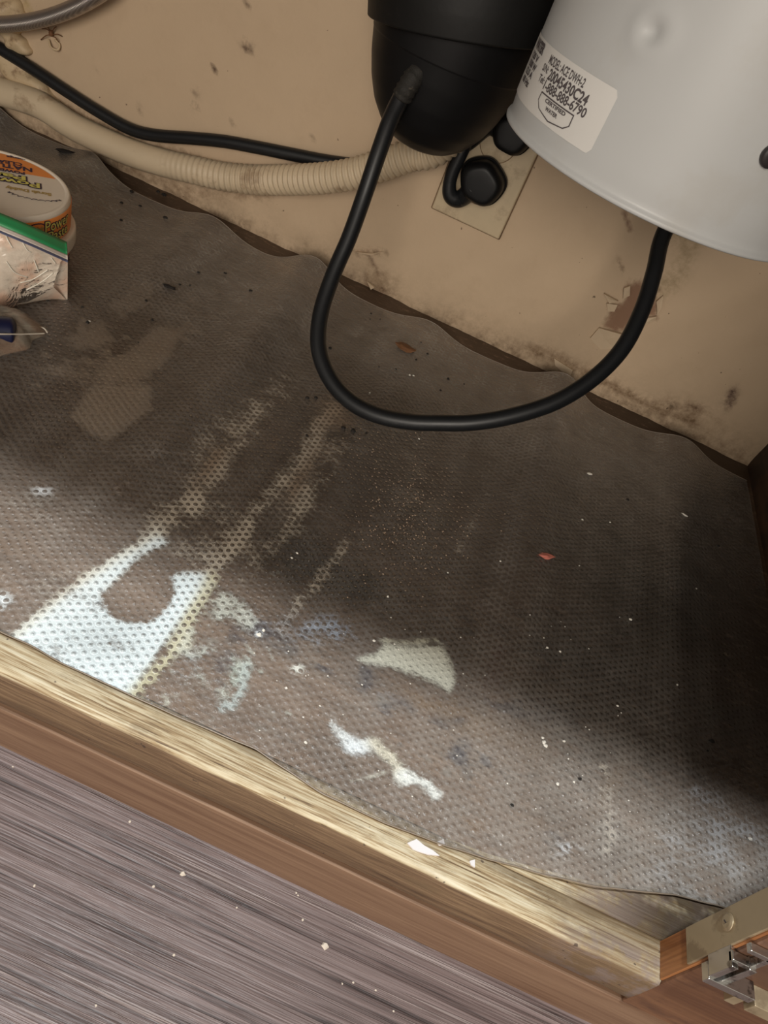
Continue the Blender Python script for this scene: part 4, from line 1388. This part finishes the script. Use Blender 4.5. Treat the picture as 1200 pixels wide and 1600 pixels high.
chip('bark_chip', 106, 240, .0115, .0030, .0022, M_CRUMB, 'black splinter lying behind the tub by the drain hose', 'debris', 0.55)
chip('dark_crumb', 265, 450, .0058, .0022, .0013, M_CRUMB, 'largest black crumb on the pale grey patch of the liner', 'debris', 0.1)
chip('dry_leaf', 634, 545, .0105, .0058, .0018, M_RUST, 'curled reddish brown dry leaf flake on the back of the liner', 'debris', -0.2)
chip('paint_chip', 852, 870, .0072, .0026, .0010, M_RED, 'pink paint chip on the dark right half of the liner', 'debris', 0.4)
chip('pale_splinter', 1069, 805, .0030, .0008, .0007, M_PALE, 'small pale splinter on the dark right part of the liner', 'debris', -0.2)
chip('pale_crumb', 921, 741, .0026, .0014, .0008, M_PALE, 'single pinkish white crumb right of the cord loop', 'debris', 0.2)


def scatter(name, items, mat, label, z=None):
    V, F, k = [], [], 0
    for (x, y, r) in items:
        c = at(x, y, 0.0)
        zz = float(liner_z(np.array([c[0]]), np.array([c[1]]))[0]) if z is None else z
        c = at(x, y, zz)
        a = random.uniform(0, 6.28)
        base = np.array([(math.cos(a + q * 1.2566) * r * random.uniform(.6, 1.2), math.sin(a + q * 1.2566) * r * random.uniform(.5, 1.0), 0) for q in range(5)])
        V += [tuple(c + p) for p in base] + [tuple(c + p * 0.6 + np.array([0, 0, r * 0.55])) for p in base]
        F += [(k + q, k + (q + 1) % 5, k + 5 + (q + 1) % 5, k + 5 + q) for q in range(5)] + [tuple(k + 5 + q for q in range(5))]
        k += 10
    return tag(mesh(name, V, F, mat, None, False), label, 'crumbs', kind='stuff')


dk = [(206, 300, .0030), (190, 317, .0022), (189, 344, .0022), (256, 305, .0035), (259, 341, .0030), (219, 322, .0018), (247, 300, .003), (310, 426, .0018), (281, 445, .0014), (297, 446, .0012), (392, 455, .0022), (352, 427, .0016), (228, 470, .0018), (137, 504, .0022), (129, 480, .0014), (238, 500, .0014), (75, 470, .0014), (216, 535, .001),
      (516, 544, .0022), (480, 622, .0022), (494, 622, .002), (480, 681, .0018), (537, 669, .0024), (551, 674, .0032), (572, 677, .0016), (700, 592, .002), (688, 610, .0014), (725, 600, .0012), (580, 490, .0014), (578, 499, .0012), (594, 499, .001), (619, 577, .0012), (592, 573, .0012), (1112, 1158, .0024), (1105, 1173, .0012), (981, 781, .0018), (1122, 853, .0020), (906, 1217, .0016), (800, 1258, .0014), (658, 535, .001), (650, 562, .0016), (668, 553, .0016)]
pl_ = [(640, 586, .0014), (646, 587, .0012), (578, 614, .0012), (655, 686, .0010), (910, 812, .001), (953, 816, .001), (985, 968, .0014), (875, 1018, .001), (965, 1103, .001), (782, 877, .001), (850, 1160, .0018), (853, 1166, .0018), (848, 1153, .0012), (881, 1158, .0012), (871, 1225, .0012), (897, 1222, .0010), (1172, 1311, .0016), (405, 992, .002), (412, 985, .0014), (584, 1001, .0012), (447, 1075, .0011), (477, 1160, .0012), (140, 502, .0012), (855, 1012, .001), (1058, 1070, .001), (905, 884, .0008), (1088, 920, .001), (464, 864, .001), (456, 872, .001), (700, 895, .0008), (606, 932, .0012)]
fib = [(random.gauss(640, 48), random.gauss(790, 62), random.uniform(.00025, .0007)) for _ in range(420)]
for _ in range(60):
    pl_.append((random.uniform(380, 1000), random.uniform(960, 1280), random.uniform(.0003, .0007)))
scatter('fibre_crumbs', fib, plain('tan_crumb', (0.50, 0.36, 0.25), 0.7), 'fine tan specks in a patch below the cord loop')
scatter('dark_crumbs', dk, M_CRUMB, 'small black crumbs scattered over the liner')
scatter('pale_crumbs', pl_, M_PALE, 'tiny pale crumbs scattered over the liner')
fl_ = [(508, 1477, .0035), (285, 1365, .0028), (203, 1284, .0014), (240, 1385, .0014), (54, 1384, .0012), (463, 1395, .001), (473, 1437, .0012), (370, 1418, .001), (272, 1492, .0012), (20, 1198, .001), (150, 1571, .0012), (535, 1537, .001), (552, 1535, .001), (587, 1547, .001), (615, 1580, .001), (466, 1399, .001)]
V = [(*at(x, y, -0.083)[:2], r * 0.7) for x, y, r in fl_]
S, F, k = [], [], 0
for (x, y, r) in V:
    b = [np.array([x + math.cos(q * 1.2566) * r * random.uniform(.6, 1.1), y + math.sin(q * 1.2566) * r * random.uniform(.6, 1.1), -0.083]) for q in range(5)]
    S += b + [p + (np.array([x, y, -0.083]) - p) * 0.4 + np.array([0, 0, r * 0.5]) for p in b]
    F += [(k + q, k + (q + 1) % 5, k + 5 + (q + 1) % 5, k + 5 + q) for q in range(5)] + [tuple(k + 5 + q for q in range(5))]
    k += 10
tag(mesh('floor_crumbs', S, F, plain('beige_crumb', (0.62, 0.54, 0.45), 0.7), None, False), 'pale crumbs on the dark plank floor', 'crumbs', kind='stuff')
# flakes of white paint left on the rail
for k, pts in enumerate(([(636, 1318), (650, 1312), (662, 1322), (676, 1330), (686, 1338), (668, 1336), (655, 1332), (645, 1328)], [(682, 1316), (692, 1312), (694, 1320), (686, 1322)], [(733, 1346), (741, 1344), (741, 1356), (735, 1352)])):
    b = np.array([at(x, y, -0.0002) for x, y in pts])
    n = len(b)
    b2_ = b + np.array([0, 0, 0.0009])
    o = mesh('white_flake', np.vstack([b, b2_]), [tuple(range(n, 2 * n))] + [(i, (i + 1) % n, n + (i + 1) % n, n + i) for i in range(n)], plain('white_paint', (0.80, 0.76, 0.76), 0.7), None, False)
    tag(o, ('largest white paint flake on the worn rail', 'small white paint flake at the liner edge behind the largest flake', 'tiny white paint flake on the rail right of the others')[k], 'paint flake')
